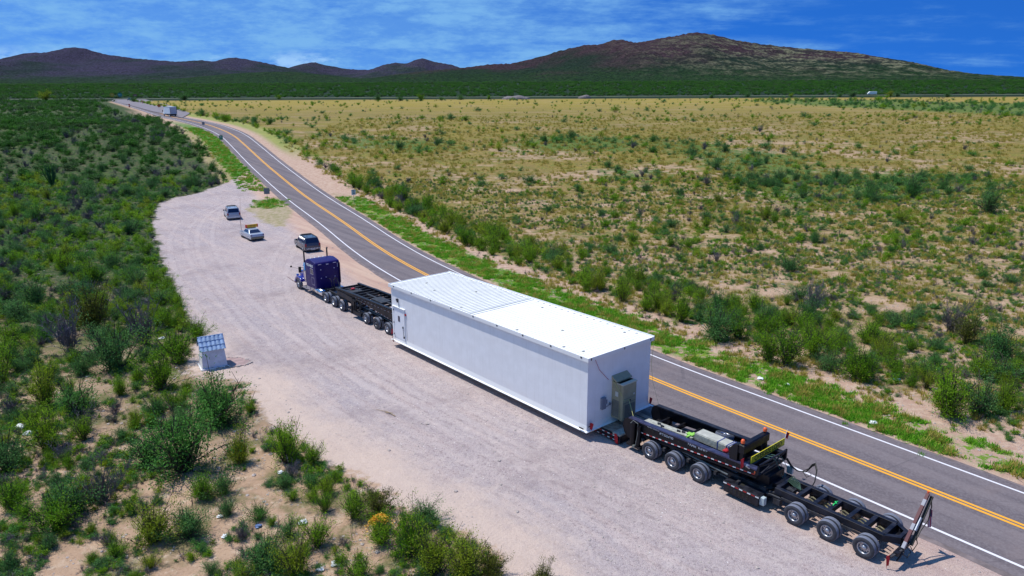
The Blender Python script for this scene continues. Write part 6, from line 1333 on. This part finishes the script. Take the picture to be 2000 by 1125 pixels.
m = (((la < -6) & (lo_ < -.2)) | ((la > 9.2) & ((la > 11.5) | (rg.random(len(la)) < .3)))) & (q > .44) & (np.hypot(xx - shr[0], yy - shr[1] + 1) > 2.8) & (rg.random(len(q)) < .8)
xx, yy = xx[m], yy[m]; s_ = rg.uniform(.14, .5, len(xx)); kk = rg.integers(0, 12, len(xx))
scatter('ground_herbs', np.c_[xx, yy, H(xx, yy) - .02], rg.uniform(0, 6.28, len(xx)), np.c_[s_ * 1.3, s_ * 1.3, s_], kk, PAT['cre'] + PAT['mes'] + PAT['dead'], 'small herbs and seedlings covering the sandy soil')
PB = []
for k, (px, py) in enumerate(((890, 960), (975, 900), (1010, 1000), (760, 880))):
    p = at(px, py); o = bpy.data.objects.new('stone', PEB[k]); COL.objects.link(o); o.location = (p[0], p[1], .02); o.scale = [.8] * 3; tag(o, 'grey stone on open gravel, ' + where(p), 'stone', 'loose stones on the gravel'); PB.append(o)
xx, yy = sample(30000, -90, 90, 14, 95, 47, 1.2); la = line_dist(xx, yy, ROADC); q = fbm(xx / 4., yy / 4., 91, 3); m = (np.abs(la) > 4.8) & (q > .44); xx, yy = xx[m], yy[m]
s_ = rg.lognormal(-1.35, .5, len(xx)); lo_ = poly_sd(xx, yy, LOT); s_ = np.clip(np.where(lo_ > 0, s_ * .8, s_ * 1.15), .06, 1.1)
scatter('gravel_stones', np.c_[xx, yy, H(xx, yy)], rg.uniform(0, 6.28, len(xx)), s_, rg.integers(0, 4, len(xx)), PB, 'loose pebbles and small stones strewn over gravel and soil')

# yellow flowers at the gravel edge
p = at(745, 1036); fl = empty('yellow_flower_bush', (p[0], p[1], float(H(p[0], p[1]))), 0, 'bush with a cap of orange-yellow flowers at the gravel edge, bottom centre', 'flowering bush'); fl.scale = (1.0, .9, .8)
for nm, dt in (('stems', PROTO['cre'][0][1][1]), ('foliage', PROTO['cre'][0][1][2])): o = bpy.data.objects.new(nm, dt); COL.objects.link(o); o.parent = fl
rq = np.random.default_rng(8); n = 900; P = np.c_[rq.normal(-.1, .28, n), rq.normal(0, .24, n), np.zeros(n)]; P[:, 2] = 1.0 - 1.2 * (P[:, 0] ** 2 + P[:, 1] ** 2) + rq.normal(0, .05, n); u = rq.normal(size=(n, 3)); u /= np.linalg.norm(u, axis=1)[:, None]; v = np.cross(u, rq.normal(size=(n, 3))); v /= np.linalg.norm(v, axis=1)[:, None]
V4 = np.stack([P - u * .035, P - v * .035, P + u * .035, P + v * .035], 1).reshape(-1, 3); o = bpy.data.objects.new('flowers', quads('flowers', V4, [mat('flower_yellow', (.8, .42, .03), .7)], np.zeros(n), np.zeros(4 * n))); COL.objects.link(o); o.parent = fl
# ocotillo: a fan of wands
p = at(103, 366); oc = empty('ocotillo', (p[0], p[1], float(H(p[0], p[1]))), 0, 'tall fan-shaped ocotillo standing out of the dark scrub on the left', 'ocotillo')
b = MB(); rq = np.random.default_rng(3)
for k in range(16):
    a = rq.uniform(0, 6.28); l_ = rq.uniform(.1, .62); h_ = rq.uniform(3.2, 4.6); b.tube([(0, 0, 0), (math.cos(a) * l_ * h_ * .5, math.sin(a) * l_ * h_ * .5, h_ * .55), (math.cos(a) * l_ * h_ * .85, math.sin(a) * l_ * h_ * .85, h_)], [.09, .1, .05], 5)
b.build('wands', mat('ocotillo_green', (.03, .10, .02), .8, var=.4, vscale=3), oc)
# single dark trees and bushes along the highway
for k, (px, py, hp) in enumerate(((90, 197, 16), (262, 199, 8), (360, 196, 12), (545, 194, 8), (738, 196, 10), (782, 197, 9), (822, 197, 13), (862, 196, 7), (900, 195, 10), (955, 194, 8), (1390, 192, 8), (1460, 190, 9), (1545, 190, 7), (1640, 190, 8), (1665, 189, 11), (1738, 189, 10), (1752, 189, 9), (1850, 190, 8), (440, 238, 14), (395, 226, 12), (880, 234, 12), (910, 236, 10))):
    p = at(px, py); d = np.linalg.norm(p - CO); s_ = hp * d / CF
    place_bush('mes' if k % 3 else 'cre', p[0], p[1], float(H0(p[0], p[1])), s_, 1.35, 5 * k + 2, 'lone dark shrub near the highway, ' + where(p), 'single shrubs near the far highway', False)
# scrub silhouettes along the mountain crest are part of the far vegetation mass
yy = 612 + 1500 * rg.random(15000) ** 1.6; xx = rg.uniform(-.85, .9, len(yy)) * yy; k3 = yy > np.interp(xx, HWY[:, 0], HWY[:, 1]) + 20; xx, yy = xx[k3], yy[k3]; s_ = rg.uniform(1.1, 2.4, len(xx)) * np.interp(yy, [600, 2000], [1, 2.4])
scatter('far_scrub', np.c_[xx, yy, H0(xx, yy) - .1], rg.uniform(0, 6.28, len(xx)), np.c_[s_ * 1.7, s_ * 1.7, s_], rg.integers(0, 4, len(xx)), DKP, 'far scrub covering the plain beyond the highway, darkened for cloud shade')
